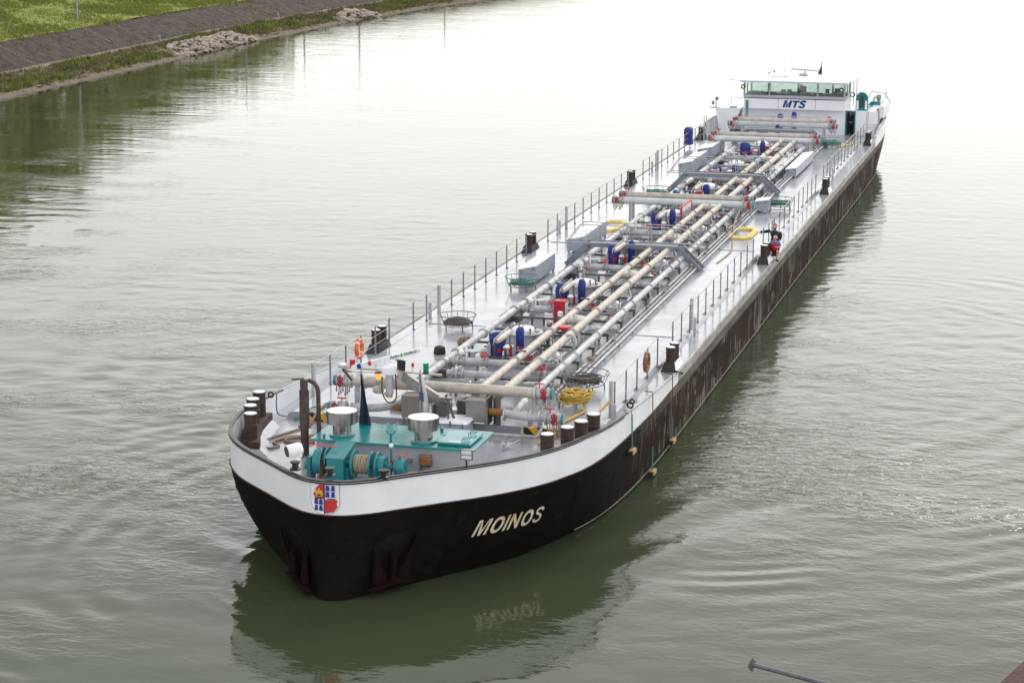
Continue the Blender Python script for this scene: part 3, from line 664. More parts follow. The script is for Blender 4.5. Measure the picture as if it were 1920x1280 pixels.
# manifold 1
y=12.25; z=3.57
mb=MB().use('pipe_beige').tube([(-2.45,y,z+.02),(-1.2,y,z+.02),(-.9,y,z),(2.95,y,z)],[.19,.19,.165,.165],18).cyl((-2.95,y,z),(-2.45,y,z),.13,n=16)
for x in (-2.45,.5,2.95): mb.flange((x,y,z),(1,0,0),.18 if x>-2 else .205,.03)
mb.build('loading_manifold',ship)
endcluster(3.0,y,z,1); endcluster(-2.95,y,z,-1)
endcluster(3.5,11.6,2.97,1); endcluster(-2.9,11.55,2.88,-1)
for x in (-2.75,2.85,3.15): MB().use('rail_light').box(x-.07,x+.07,y-.07,y+.07,2.45,z-.12).build('manifold_support',ship)
# further manifolds : pale pipe in front, beige pipe behind and higher
for k,(ym,zm) in enumerate(((53.2,3.47),(79.9,3.47),(88.0,3.5))):
    MB().use('pipe_pale').cyl((-2.95,ym,zm),(2.95,ym,zm),.17,n=16).flange((-2.95,ym,zm),(1,0,0),.2).flange((2.95,ym,zm),(1,0,0),.2).build('vapour_manifold',ship)
    MB().use('pipe_beige').cyl((-2.75,ym+.75,zm+.18),(2.75,ym+.75,zm+.18),.15,n=16).build('loading_manifold',ship)
    endcluster(2.95,ym,zm,1); endcluster(-2.95,ym,zm,-1); endcluster(2.75,ym+.75,zm+.18,1); endcluster(-2.75,ym+.75,zm+.18,-1)
    for x in (-2.6,2.6):
        for dy in (0,.75): MB().use('rail_light').box(x-.06,x+.06,ym+dy-.06,ym+dy+.06,2.55,zm-.12).build('manifold_support',ship)
    MB().use('pipe_pale').cyl((1.95,ym,zm),(1.95,ym,2.7),.1).use('red_paint').disc((1.95,ym-.02,2.95),(0,0,1),.16,.06).build('riser',ship)
# longitudinal cargo lines
MODS=[18.6,28.1,37.5,46.9,56.4,65.8,75.2]
def longpipe(x,z,r,y0,y1,mn,fl,name):
    mb=MB().use(mn); mb.cyl((x,y0,z),(x,y1,z),r,n=16)
    for yf in fl:
        if y0<yf<y1: mb.disc((x,yf,z),(0,1,0),r*1.38,.10,18); mb.use('dark_steel').disc((x,yf,z),(0,1,0),r*1.42,.02,18).use(mn)
    mb.build(name,ship)
fl1=[17.1]+[m+d for m in MODS for d in (3.3,7.2)]
longpipe(1.07,3.4,.135,12.3,82,'pipe_beige',fl1,'cargo_line'); longpipe(1.83,3.4,.135,12.3,82,'pipe_beige',[f+.1 for f in fl1],'cargo_line')
fl2=[m+d for m in MODS for d in (-.5,1.1,4.6)]
longpipe(2.45,3.1,.12,14.6,80,'pipe_grey',fl2,'stripping_line')
longpipe(-1.72,2.95,.135,15.5,80,'pipe_grey',fl2,'ballast_line')
for x,z,r in ((2.78,2.78,.035),(2.92,2.72,.028),(3.08,2.70,.045)):
    mb=MB().use('pipe_grey').cyl((x,15.5,z),(x,87,z),r,n=8)
    for y in np.arange(17,86,2.4): mb.box(x-.03,x+.03,y-.04,y+.04,2.55,z-.01)
    mb.build('heating_line',ship)
mb=MB().use('stainless_dull')
for m_ in MODS:
    for d,xx in ((2.0,2.9),(2.5,2.85),(5.2,2.95),(6.6,2.8)):
        mb.ball((xx,m_+d,2.86),.08,n=8,k=6).cyl((xx,m_+d,2.8),(xx+.03,m_+d,3.05),.02,n=6).torus((xx+.03,m_+d,3.03),(.3,.3,1),.07,.012,10,4)
mb.build('line_cocks',ship)
# pipe trestles
for y in np.arange(15.2,80,2.35):
    mb=MB().use('dark_steel').box(-1.9,2.6,y-.04,y+.04,2.80,2.88)
    for x in (-1.85,-.4,.8,2.1,2.55): mb.box(x-.035,x+.035,y-.035,y+.035,2.55,2.80)
    mb.box(.9,2.0,y-.03,y+.03,3.2,3.26).box(1.40,1.48,y-.03,y+.03,2.88,3.2)
    mb.build('pipe_trestle',ship)
# repeated pump modules
fits=[]
for k_,spec_ in enumerate((('stainless_dull','white_paint'),('pipe_grey','red_paint'),('white_paint','stainless'),('dark_steel','stainless_dull'))):
    f_=MB().use(spec_[0]).cyl((0,0,0),(0,0,.42),.045,n=8).disc((0,0,.12),(0,0,1),.09,.03,10).disc((0,0,.36),(0,0,1),.08,.03,10).use(spec_[1])
    if k_==1: f_.torus((0,0,.5),(0,.3,1),.10,.018,12,5).cyl((0,0,.42),(0,0,.5),.015,n=6)
    elif k_==2: f_.ball((0,0,.5),.11,.9,10,7)
    elif k_==3: f_.cyl((0,0,.42),(0,0,.62),.09,n=10).tube([(0,0,.5),(.2,0,.5),(.25,0,.1)],.025,6)
    else: f_.box(-.09,.09,-.07,.07,.42,.56,.02).tube([(0,0,.3),(0,.22,.3),(0,.22,0)],.025,6)
    o_f=f_.build('pipe_fitting',None,(0,0,0)); o_f.parent=ship; o_f.location=(-.9+.5*k_,14.2+.4*k_,2.56); fits.append(o_f)
for k,y0 in enumerate(MODS):
    rr=random.Random(50+k)
    mb=MB().use('pipe_grey').tube([(-1.72,y0,2.95),(-.9,y0,2.95),(2.45,y0,2.95)],.13,14)
    for x in (-1.45,-1.3,-.3,.72,1.45,2.0): mb.flange((x,y0,2.95),(1,0,0),.19)
    mb.build('cross_line',ship)
    valve(-1.2,y0,2.95,(1,0,0),(0,-.2,1),1,wheel=False)
    valve(-.38,y0,2.95,(1,0,0),(0,-.3,1),.9); valve(1.3,y0-.05,2.95,(1,0,0),(-.3,-.3,1),.9); valve(2.1,y0,2.95,(1,0,0),(0,-.2,1),.9,wheel=False)
    if k==0:
        MB().use('pipe_grey').cyl((-1.2,y0-1.7,2.92),(2.45,y0-1.7,2.92),.115,n=14).flange((-1.0,y0-1.7,2.92),(1,0,0),.18).flange((.5,y0-1.7,2.92),(1,0,0),.18).build('cross_line',ship)
        valve(2.05,y0-1.7,2.95,(1,0,0),(0,-.2,1),1); valve(-.75,y0-1.7,2.92,(1,0,0),(0,-.2,1),1,wheel=False)
    # domed tank hatch
    ty=y0+3.7
    d=MB().use('pipe_grey').cyl((.02,ty,2.56),(.02,ty,3.28),.66,n=28).disc((.02,ty,3.28),(0,0,1),.70,.04,28).build('tank_dome',ship)
    mb=MB().use('white_paint').lathe((.02,ty,3.30),[(.44,0),(.44,.10),(.36,.16),(.18,.20),(.02,.21)],n=26).build('dome_lid',d)
    mb=MB().use('stainless_dull')
    for a in range(7):
        t=a*.9+k; R0=.3+.25*rr.random(); px,py=.02+R0*math.cos(t),ty+R0*math.sin(t)
        mb.cyl((px,py,3.28),(px,py,3.42+.2*rr.random()),.03,n=7).ball((px,py,3.48),.05,n=7,k=5)
    mb.torus((.02,ty,3.56),(1,0,0),.13,.015,12,5).box(.5,.56,ty-.1,ty+.1,3.05,3.35).box(.5,.8,ty-.5,ty-.44,3.2,3.24).cyl((.75,ty-.45,2.56),(.75,ty-.45,3.25),.025,n=6).cyl((.72,ty+.2,2.56),(.72,ty+.2,3.35),.02,n=6); mb.build('dome_fittings',d)
    # ullage pot
    p_=MB().use('pipe_grey').cyl((-1.18,y0+1.15,2.56),(-1.18,y0+1.15,3.05),.22,n=20).disc((-1.18,y0+1.15,3.06),(0,0,1),.24,.04,20).use('dark_steel').box(-1.2,-1.16,y0+.9,y0+.94,2.85,3.08).build('ullage_pot',ship)
    # deep-well pump head with covers (cloth covers are separate)
    pm=MB().use('pipe_grey').cyl((-.35,y0+1.9,2.56),(-.35,y0+1.9,3.3),.17).cyl((.22,y0+2.4,2.56),(.22,y0+2.4,3.3),.10).box(-.75,-.62,y0+1.6,y0+1.9,2.7,3.25,.02).build('cargo_pump',ship)
    if k<5:
        hb_=MB().use('pipe_beige'); a=Vector((-.05,y0+.35,3.62)); b=Vector((.06,y0+1.75,3.72)); hb_.tube([a,a.lerp(b,.2),a.lerp(b,.9),b],[.07,.11,.11,.05],10).build('drive_arm',pm)
        MB().use('rail_light').tube([a+Vector((-.09,-.1,-.1)),a+Vector((-.09,0,.08)),b+Vector((-.09,0,.13)),b+Vector((-.09,.1,0))],.022,6).build('arm_guard',pm)
        MB().use('rusty').cyl((-.1,y0+.22,2.9),(-.1,y0+.22,3.62),.028,n=8).build('arm_post',pm)
        MB().use('dark_steel').cyl((.1,y0+1.5,2.6),(.1,y0+1.5,3.68),.028,n=8).build('arm_post',pm)
    mb=MB().use('red_paint').box(.16,.22,y0+1.3,y0+1.36,2.9,3.3).box(-.05,.03,y0+1.1,y0+1.2,3.1,3.2).box(-.3,-.2,y0+1.35,y0+1.45,3.0,3.14).use('white_paint').cyl((.0,y0+1.0,2.8),(.0,y0+1.0,3.15),.03,n=6).box(-.1,.2,y0+1.3,y0+1.7,3.2,3.23)
    mb.use('stainless_dull').cyl((.1,y0+.6,2.6),(.1,y0+.6,3.1),.04,n=7).cyl((.3,y0+.8,2.6),(.3,y0+.8,3.0),.05,n=7); mb.build('pump_fittings',pm)
    # small fittings scattered between the lines
    for q_ in range(11):
        src=fits[q_%4]; fx,fy=rr.choice((-1.35,-.95,-.6,.5,.75,1.45,2.1,2.25))+rr.uniform(-.12,.12),y0+rr.uniform(.3,8.8)
        c=src.copy(); col.objects.link(c); c.parent=ship; c.location=(fx,fy,2.56); c.rotation_euler=(0,0,rr.uniform(0,6)); c.scale=(1,1,rr.uniform(.8,1.35))
    # crossover between the two cargo lines
    mb=MB().use('pipe_beige').cyl((1.07,y0+5.4,3.4),(1.83,y0+5.4,3.4),.12,n=14).lathe((1.45,y0+5.8,3.42),[(.28,0),(.33,.03),(.33,.07),(.28,.09),(.03,.095)],n=22).disc((1.45,y0+5.4,3.4),(1,0,0),.2,.06)
    mb.tube([(1.5,y0+5.7,3.5),(1.42,y0+5.3,3.66)],.02,6); mb.build('crossover',ship)
    MB().use('dark_steel').box(.85,1.2,y0-.55,y0-.45,3.52,3.56).box(1.3,1.6,y0-1.2,y0-1.1,3.3,3.34).build('pipe_clamp',ship)
    MB().use('dark_steel').box(-2.1,-1.45,y0-.9,y0-.3,2.56,2.78).hexa([(-2.2,y0-1,2.78),(-1.45,y0-1,2.78),(-1.45,y0-.1,2.78),(-2.2,y0-.1,2.78),(-2.1,y0-.95,2.86),(-1.5,y0-.95,2.86),(-1.5,y0-.15,2.86),(-2.1,y0-.15,2.86)]).build('cable_box',ship)
    mb=MB().use('dark_steel')
    for a in range(5):
        yy=y0+.8+a*1.45+rr.random()*.5; x0=-1.5+rr.random(); mb.tube([(x0,yy,2.66),(x0+1.2+rr.random()*1.6,yy,2.66+.1*rr.random())],.03,6)
    mb.use('pipe_grey').tube([(-.9,y0+2.7,2.75),(-.9,y0+6.5,2.75)],.045,8).tube([(.6,y0+1,2.72),(.6,y0+6.8,2.72),(.9,y0+7,2.72)],.04,8).tube([(1.45,y0+.8,2.7),(1.45,y0+8,2.7)],.05,8)
    mb.tube([(2.05,y0+2.2,3.0),(2.05,y0+3.0,3.0),(1.9,y0+3.2,3.3)],.05,8)
    mb.build('small_bore_pipework',ship)
    MB().use('white_paint').cyl((2.0,y0+.55,2.9),(2.0,y0+.55,3.2),.06,n=8).ball((2.0,y0+.55,3.22),.1).ball((1.75,y0+.4,3.1),.09).cyl((2.2,y0+.3,2.9),(2.2,y0+.3,3.3),.03,n=6).ball((-1.2,y0,3.25),.1).cyl((-1.05,y0+.1,3),(-1.05,y0+.1,3.4),.035,n=6).build('relief_valves',ship)
valve(1.6,y0:=17.3,3.0,(1,0,0),wheel=False)
mb=MB().use('red_bright').lathe((1.42,22.6,3.3),[(.02,0),(.10,.05),(.22,.14),(.22,.2),(.03,.22)],n=16).build('spill_funnel',ship)
MB().use('pipe_grey').tube(catmull([(1.85,21.0,3.5),(2.0,21.0,3.55),(2.15,21.0,3.5),(2.2,21.0,3.3),(2.1,21.0,3.05),(1.6,21.0,3.0)],4),.05,8).build('bleed_pipe',ship)
for (x,y,w_,h_) in ((.12,27.35,.42,.85),(-.75,66.5,.35,.7),(1.4,64.3,.3,.6),(.05,57.6,.3,.8),(.55,77.2,.4,.8)):
    c=MB().use('red_paint').box(x-w_/2,x+w_/2,y-.15,y+.35,2.62,2.62+h_,.015).build('extinguisher_cabinet',ship)
    MB().use('sign_white').box(x+w_/2,x+w_/2+.02,y-.1,y+.3,2.75,2.6+h_-.08).build('cabinet_door',c)
# folded radar mast over the first manifold
my=11.2
mr_=MB().use('stainless_dull').bar((.3,my+.2,3.3),(-1.05,my,4.18),.22,.26).use('stainless').bar((.3,my+.1,3.2),(-1.0,my-.1,4.05),.05,.1).build('folding_mast',ship)
MB().use('dark_steel').box(.15,.45,my,my+.35,ZS,3.35).bar((.45,my,3.6),(.8,my,2.6),.07,.07).build('mast_foot',mr_)
MB().use('stainless').box(.05,.1,my-.2,my-.15,ZS,3.3).box(.55,.6,my-.2,my-.15,ZS,3.5).box(.3,.7,my-.25,my-.1,3.5,3.56).build('mast_strut',mr_)
MB().use('pipe_beige').bar((-3.0,my,4.26),(.32,my,4.2),.10,.05).tube([(-2.9,my,4.2),(-2.5,my,4.12),(-1.3,my,4.16)],.012,5).build('yard',mr_)
rad=MB().use('white_paint').box(-1.62,-1.02,my-.2,my+.2,4.12,4.42,.08).cyl((-1.42,my,4.4),(-1.42,my,4.56),.09).use('pipe_beige').bar((-.98,my-.15,4.0),(-.85,my-.15,4.6),.05,.12).bar((-1.1,my-.15,4.62),(-.85,my-.15,4.6),.05,.06).build('radar_gearbox',mr_)
MB().use('white_top').bar((-2.52,my-.1,4.28),(-.36,my+.1,4.92),.16,.13).use('text_blue').bar((-2.33,my-.115,4.335),(-2.22,my-.105,4.37),.17,.135).use('crest_red').bar((-1.98,my-.085,4.44),(-1.9,my-.08,4.463),.17,.135).build('radar_scanner',mr_)
dvec=Vector((2.16,.2,.64)).normalized(); upv=Vector((-.28,.0,.96))
def scn(x,y,z):
    c=Vector((-1.42,my,4.60)); return c+dvec*(x+.55)+Vector((0,-1,0))*(.085)+upv*(y-.02)
text_obj('scanner_lettering','Radio & Holland',.13,'text_green',mr_,scn,shear=.2,off=.003)
MB().use('black_paint').prism([(-1.02,4.34),(-.78,4.30),(-.76,4.62),(-1.02,4.64)],1,my-.25,my-.2).build('black_day_board',mr_)
MB().use('black_paint').box(-1.7,-1.54,my-.35,my-.2,4.2,4.24).use('glass_amber').cyl((-1.62,my-.28,4.0),(-1.62,my-.28,4.2),.065).build('amber_lamp',mr_)
MB().use('dark_steel').torus((-1.62,my-.28,3.93),(0,1,0),.06,.012).build('lamp_guard',mr_)
MB().use('rail_light').cyl((-1.28,my-.2,3.55),(-1.28,my-.2,4.15),.12).use('hose_yellow').cyl((-1.28,my-.2,3.45),(-1.28,my-.2,3.66),.09).build('horn_body',mr_)
MB().use('black_rubber').tube(catmull([(-1.5,my-.25,4.1),(-1.5,my-.25,3.6),(-1.32,my-.25,3.3),(-1.08,my-.25,3.4),(-1.05,my-.25,3.8),(-1.08,my-.25,4.2)],5),.02,6).build('cable_loop',mr_)
MB().use('glass_red').cyl((-2.54,my,4.28),(-2.54,my,4.52),.085).build('red_lantern',mr_)
MB().use('black_paint').cyl((-.18,my,4.22),(-.18,my,4.28),.09).use('glass_green').cyl((-.18,my,4.28),(-.18,my,4.54),.085).build('green_lantern',mr_)
MB().use('white_top').cyl((-.6,my,4.22),(-.6,my,4.4),.035).use('glass_red').cyl((-.6,my,4.4),(-.6,my,4.52),.04).build('small_lamp',mr_)
MB().use('white_top').ball((-2.85,my,4.33),.13,.5).use('black_paint').bar((-2.85,my,4.2),(-2.55,my,3.85),.06,.06).build('dome_antenna',mr_)
MB().use('pipe_beige').cyl((-1.9,my+.2,3.55),(-1.65,my+.1,3.6),.1,.14).cyl((-1.5,my,3.5),(-1.35,my-.1,3.5),.05,.1).build('horn',mr_)
# -------- storage lockers
def locker(x0,x1,y0,y1,h0,h1,lab=None):
    # roof slopes from h1 (inboard/aft) to h0
    b=MB().use('locker_grey').hexa([(x0,y0,2.66),(x1,y0,2.66),(x1,y1,2.66),(x0,y1,2.66),(x0,y0,h0),(x1,y0,h1),(x1,y1,h1),(x0,y1,h0)])
    for x in (x0+.06,x1-.06):
        for y in (y0+.08,y1-.08): b.box(x-.04,x+.04,y-.04,y+.04,2.55,2.66)
    o=b.build('storage_locker',ship)
    MB().use('white_top').hexa([(x0-.04,y0-.04,h0+.004),(x1+.01,y0-.04,h1+.004),(x1+.01,y1+.04,h1+.004),(x0-.04,y1+.04,h0+.004),(x0-.04,y0-.04,h0+.05),(x1+.01,y0-.04,h1+.05),(x1+.01,y1+.04,h1+.05),(x0-.04,y1+.04,h0+.05)]).build('locker_lid',o)
    MB().use('rail_grey').box(x0+.1,x0+.16,y0-.02,y0,h0-.12,h0-.02).box(x1-.16,x1-.1,y0-.02,y0,h1-.15,h1-.05).build('latch',o)
locker(-3.5,-2.75,35.0,38.3,3.12,3.3); locker(-3.3,-2.55,42.8,47.6,3.14,3.3); locker(-3.32,-2.55,69.9,74.8,3.12,3.3); locker(-3.5,-2.6,76.9,81.5,3.1,3.28)
locker(2.72,3.3,70,77.6,3.02,3.12); locker(3.0,3.65,56.9,57.9,3.1,3.2); locker(1.9,2.35,70,77,3.0,3.0)
# -------- catwalks across the pipes
def catwalk(yc,dark=False):
    zz=3.52; w_=.7; c=MB().use('catwalk_grey')
    for yy in (yc,yc+w_):
        c.bar((-1.65,yy,zz),(2.25,yy,zz),.05,.2)
        c.bar((-1.65,yy,zz),(-2.6,yy,2.58),.05,.26).bar((2.25,yy,zz),(3.25,yy,2.58),.05,.26)
    c.use('dark_steel' if dark else 'catwalk_grey').box(-1.6,2.2,yc+.03,yc+w_-.03,zz+.02,zz+.06)
    o=c.build('catwalk',ship)
    mb=MB().use('dark_steel')
    for k in range(4):
        t=(k+.5)/4; mb.box(2.25+t*1.0-.12,2.25+t*1.0+.12,yc+.03,yc+w_-.03,zz-t*.95,zz-t*.95+.03); mb.box(-1.65-t*.95-.12,-1.65-t*.95+.12,yc+.03,yc+w_-.03,zz-t*.95,zz-t*.95+.03)
    mb.build('step',o)
    for yy in (yc-.03,yc+w_+.03):
        mb=MB().use('rail_light')
        mb.tube([(-2.62,yy,3.55),(-2.0,yy,4.38),(2.5,yy,4.38),(3.15,yy,3.75),(3.1,yy,3.6),(2.3,yy,3.6),(-2.45,yy,3.6),(-2.62,yy,3.55)],.022,6)
        for x in (-1.2,-.1,1.0,2.1): mb.cyl((x,yy,3.55),(x,yy,4.38),.018,n=6)
        mb.tube([(-2.2,yy,3.98),(2.8,yy,3.98)],.012,5); mb.build('handrail',o)
catwalk(39.7); catwalk(63.0,True); catwalk(84.3)
# -------- hose baskets
def basket(x,y,r,h=.5):
    mb=MB().use('rail_grey')
    mb.torus((x,y,2.62+h),(0,0,1),r,.018,26,5).torus((x,y,2.75),(0,0,1),r*.78,.016,24,5).torus((x,y,2.75),(0,0,1),r*.4,.012,16,4)
    for k in range(10):
        a=2*PI*k/10; c_,s_=math.cos(a),math.sin(a); mb.tube([(x+r*.4*c_,y+r*.4*s_,2.75),(x+r*.78*c_,y+r*.78*s_,2.75),(x+r*c_,y+r*s_,2.62+h)],.012,5)
    for k in range(5):
        a=2*PI*k/5+.3; mb.cyl((x+r*.8*math.cos(a),y+r*.8*math.sin(a),2.55),(x+r*.8*math.cos(a),y+r*.8*math.sin(a),2.76),.02,n=6)
    mb.build('hose_basket',ship)
BK=[(-3.3,25.4,.68),(3.40,17.3,.80),(3.45,15.05,.58),(-2.98,33.6,.70),(4.0,58.3,.72),(-2.7,60.3,.75),(3.55,84.5,.72)]
for x,y,r in BK: basket(x,y,r,.5)
def coil(name,x,y,z,R,r,mn,turns=6,jit=.05,seed=1,flat=1.0,hmax=.16):
    q=random.Random(seed); pts=[]
    N=turns*22
    for k in range(N):
        a=2*PI*k/22; rad=R*(1-.13*((k//22)%4))+jit*math.sin(k*.37+seed)+.5*jit*q.uniform(-1,1)
        pts.append((x+rad*math.cos(a),y+rad*math.sin(a)*flat,z+r+(k/N)*min(turns*r*1.2,hmax)+q.uniform(0,jit*.8)))
    return MB().use(mn).tube(pts,r,6).build(name,None,None)
def coil_thing(name,x,y,z,R,r,mn,label,cat,group=None,**k):
    o=coil(name,x,y,z,R,r,mn,**k)
    me=o.data; me.transform(Matrix.Translation((-x,-y,-z))); o.location=(x,y,z); return tag(o,label,cat,group)
gH='hose and rope coils lying in the deck baskets'
coil_thing('hose_coil',-3.3,25.4,2.77,.52,.045,'hose_dark','dark brown hose ring in the left-hand basket behind the orange lifebuoy','hose',gH,turns=4,jit=.01,seed=2)
coil_thing('rope_coil',3.40,17.3,2.77,.58,.022,'hose_dark','thin dark brown wire rope coiled in the basket behind the yellow rope','rope',gH,turns=9,jit=.06,seed=3)
coil_thing('rope_coil',3.68,14.75,2.70,.42,.042,'rope_yellow','thick yellow mooring rope heaped in the basket beside the bow bollards','rope',gH,turns=16,jit=.09,seed=4,hmax=.34)
coil_thing('hose_coil',-2.98,33.6,2.77,.5,.028,'hose_green','green hose coil in the basket in front of the first grey locker','hose',gH,turns=7,jit=.06,seed=5)
coil_thing('hose_coil',4.0,58.3,2.77,.52,.03,'hose_green','green hose coil in the right-hand basket behind the middle manifold','hose',gH,turns=6,jit=.06,seed=6)
coil_thing('hose_coil',-2.7,60.3,2.77,.52,.03,'hose_green','green hose coil in the left-hand basket beside the second catwalk foot','hose',gH,turns=6,jit=.06,seed=7)
coil_thing('hose_coil',3.55,84.5,2.77,.52,.05,'hose_green','thick green hose coil in the basket closest to the wheelhouse','hose',gH,turns=7,jit=.05,seed=8)
coil_thing('hose_coil',-1.0,10.3,ZS,.46,.032,'hose_yellow','bright yellow hose coiled on deck behind the teal roof','hose',None,turns=8,jit=.03,seed=9)
coil_thing('rope_coil',.02,4.75,ZS,.33,.02,'rope_cream','loose cream rope coil in front of the windlass','rope',None,turns=8,jit=.08,seed=10)
coil_thing('rope_coil',-2.35,22.9,2.56,.16,.03,'rope_tan','tan rope bundle beside the left pipe line','rope',None,turns=7,jit=.05,seed=11,flat=2.8)
coil_thing('rope_coil',2.85,20.6,2.75,.08,.02,'rope_cream','small cream and green line bundle tied on the right pipes','rope',None,turns=6,jit=.05,seed=12,flat=2.2)
# loose ropes on deck
def rope(name,pts,r,mn,label,loc):
    o=MB().use(mn).tube(catmull(pts,8),r,7).build(name,None,loc); return tag(o,label,'rope')
rope('mooring_rope',[(-4.05,13.0,2.6),(-4.0,12.0,2.56),(-4.0,11.2,2.33),(-4.2,10.4,2.33),(-4.55,9.4,2.33),(-4.55,8.6,2.33),(-4.2,8.25,2.33),(-4.0,8.6,2.33),(-4.3,9.0,2.34),(-3.9,9.7,2.35),(-3.4,9.7,2.36),(-3.15,9.3,2.35),(-3.4,9.0,2.35),(-3.9,9.05,2.35),(-4.0,9.35,2.36),(-3.5,9.75,2.38),(-3.4,10.3,2.33),(-3.6,11.2,2.33)],.045,'rope_tan','long tan mooring rope snaking over the left foredeck',(-4,9,ZS))
rope('mooring_rope',[(3.9,14.7,2.85),(4.1,14.2,2.62),(3.9,13.2,2.6),(3.75,12.2,2.6),(3.7,11.4,2.33),(3.5,10.8,2.33)],.045,'rope_yellow','yellow rope end running from the basket toward the bow',(3.8,12,ZS))
rope('mooring_rope',[(5.05,10.0,3.35),(4.7,10.2,3.1),(4.5,11.2,2.7),(4.55,12.4,2.62),(4.7,13.6,2.75),(4.93,14.25,3.0)],.04,'rope_yellow','straw-coloured rope from the tall rail post to the rearmost right bow bollard',(4.6,12,ZS))
rope('mooring_rope',[(3.6,42,2.57),(3.7,45,2.57),(3.3,48,2.6),(2.9,51,2.9),(2.85,53,3.3)],.04,'rope_cream','pale rope stretched along the deck to the middle manifold',(3.4,46,2.56))
rope('green_line',[(-5.35,12.0,3.05),(-5.3,11.9,2.5),(-5.1,12.0,2.36),(-4.8,12.1,2.35),(-4.6,11.7,2.34),(-4.3,12.3,2.6),(-4.1,12.6,2.6)],.022,'hose_green','green line dangling inside the left bow bulwark',(-5,12,ZS))
tag(MB().use('hose_yellow').tube(catmull([(3.9,84.8,2.62),(4.3,85.6,2.6),(4.6,86.8,2.6),(4.4,87.6,2.6)],5),.05,7).build('air_hose',None,(4.3,86,2.56)),'yellow hose trailing toward the accommodation block','hose')
# lifebuoys
def buoy(x,y,z,mn,label,sgn):
    o=empty('lifebuoy',(x,y,z)); tag(o,label,'lifebuoy')
    MB().use(mn).torus((x,y,z),(1,.0,0),.29,.075,26,10).build('ring',o)
    mb=MB().use('white_top' if mn=='orange_plastic' else 'rope_cream')
    for k in range(4): a=PI/4+k*PI/2; mb.disc((x,y+.29*math.cos(a),z+.29*math.sin(a)),(0,-math.sin(a),math.cos(a)),.08,.05,12)
    mb.build('band',o)
buoy(-4.88,18.7,3.15,'orange_plastic','bright orange lifebuoy hung on the left rail near the bow',-1)
buoy(5.03,19.4,3.12,'brown_plastic','faded brown lifebuoy hung on the right rail',1)
# yellow rings
def yring(x,y,label):
    o=[(-.62,-1.1),(-.35,-1.6),(.35,-1.6),(.62,-1.1),(.62,1.0),(.35,1.6),(-.35,1.6),(-.62,1.0)]
    i=[(-.36,-.95),(-.2,-1.15),(.2,-1.15),(.36,-.95),(.38,.85),(.2,1.15),(-.2,1.15),(-.38,.85)]
    mb=MB().use('yellow_vinyl'); K=8; vs=[]
    for z,sc_ in ((2.57,1),(2.66,.96)):
        vs+=[(x+a*sc_,y+b*sc_,z) for a,b in o]; vs+=[(x+a*(2-sc_),y+b*(2-sc_),z) for a,b in i]
    fs=[]
    for k in range(K):
        l=(k+1)%K; fs+=[(2*K+k,2*K+l,3*K+l,3*K+k),(k,l,2*K+l,2*K+k),(K+k,3*K+k,3*K+l,K+l),(k,K+k,K+l,l)]
    mb.add(vs,fs); q=mb.build('yellow_deck_ring',None,(x,y,2.57)); tag(q,label,'deck ring','yellow deck rings')
yring(3.42,50.1,'yellow flat D-shaped ring on the deck right of the pipes'); yring(-3.0,50.6,'yellow flat ring on the deck left of the pipes behind the sloping locker')
# blue covers
def cover(x,y,z0,w_,d_,h_,label,mn='blue_cloth',seed=0):
    q=random.Random(seed); n=14; rows=[]
    for k,(t,s_) in enumerate(((0,1.08),(.15,1.0),(.4,.9),(.65,1.02),(.85,.98),(.95,.8),(1,.45))):
        r=[]
        for j in range(n):
            a=2*PI*j/n; sx=math.copysign(abs(math.cos(a))**.6,math.cos(a)); sy=math.copysign(abs(math.sin(a))**.6,math.sin(a)); jj=1+q.uniform(-.09,.09)
            r.append((x+w_/2*s_*sx*jj,y+d_/2*s_*sy*jj,z0+h_*t+(q.uniform(-.04,.04) if 0<t<1 else 0)))
        rows.append(r)
    mb=MB().use(mn); grid(mb,rows,True,True); mb.add(rows[-1],[tuple(range(n))]); return tag(mb.build('fabric_cover',None,(x,y,z0)),label,'fabric cover','blue fabric covers over the pump gear')
ordn=['nearest the bow','second from the bow','third from the bow','fourth from the bow','fifth from the bow']
for k,y0 in enumerate(MODS[:4]):
    cover(-.42,y0+1.85,2.75,.52,.5,.88,'broad blue cloth cover left of the drive arm, pump set '+ordn[k],seed=k)
    cover(.24,y0+2.35,2.72,.28,.34,1.02,'tall narrow blue cover right of the drive arm, pump set '+ordn[k],seed=20+k)
cover(-.6,58.6,2.75,.62,.6,.55,'low round blue cover just behind the middle manifold',seed=31)
cover(.25,58.4,2.72,.36,.36,.95,'upright dark blue cover beside the red cabinet behind the middle manifold',seed=32)
cover(-.75,68.4,2.75,.62,.6,.62,'squat blue cover seen above the second catwalk, left one',seed=33)
cover(.15,68.3,2.75,.36,.4,.66,'squat blue cover seen above the second catwalk, right one',seed=34)
cover(-.5,76.0,2.75,.6,.5,1.0,'broad blue cover in front of the far double manifold',seed=35)
cover(.45,76.5,2.75,.3,.34,1.05,'narrow blue cover right of the broad one before the far manifold',seed=36)
cover(-.9,85.6,2.75,.7,.6,.7,'low blue cover under the catwalk before the wheelhouse',seed=37)
cover(.0,85.8,2.75,.28,.3,1.0,'thin blue cover under the catwalk before the wheelhouse',seed=38)
cover(-.35,89.4,2.9,.4,.4,1.15,'blue cover above the rearmost manifold, left of the white arm',seed=39)
cover(.55,89.4,2.9,.34,.34,1.3,'blue cover above the rearmost manifold, right of the white arm',seed=40)
cover(-1.45,58.9,2.75,.22,.3,.5,'small bright blue hood on the left pipe near the second catwalk',mn='blue_bright',seed=41)
cover(2.2,57.9,3.0,.24,.3,.5,'small bright blue hood on the right cargo line behind the middle manifold',mn='blue_bright',seed=42)
cover(1.0,71,3.2,.5,.5,.35,'light blue cloth bundle on the cargo lines',mn='blue_bright',seed=43)
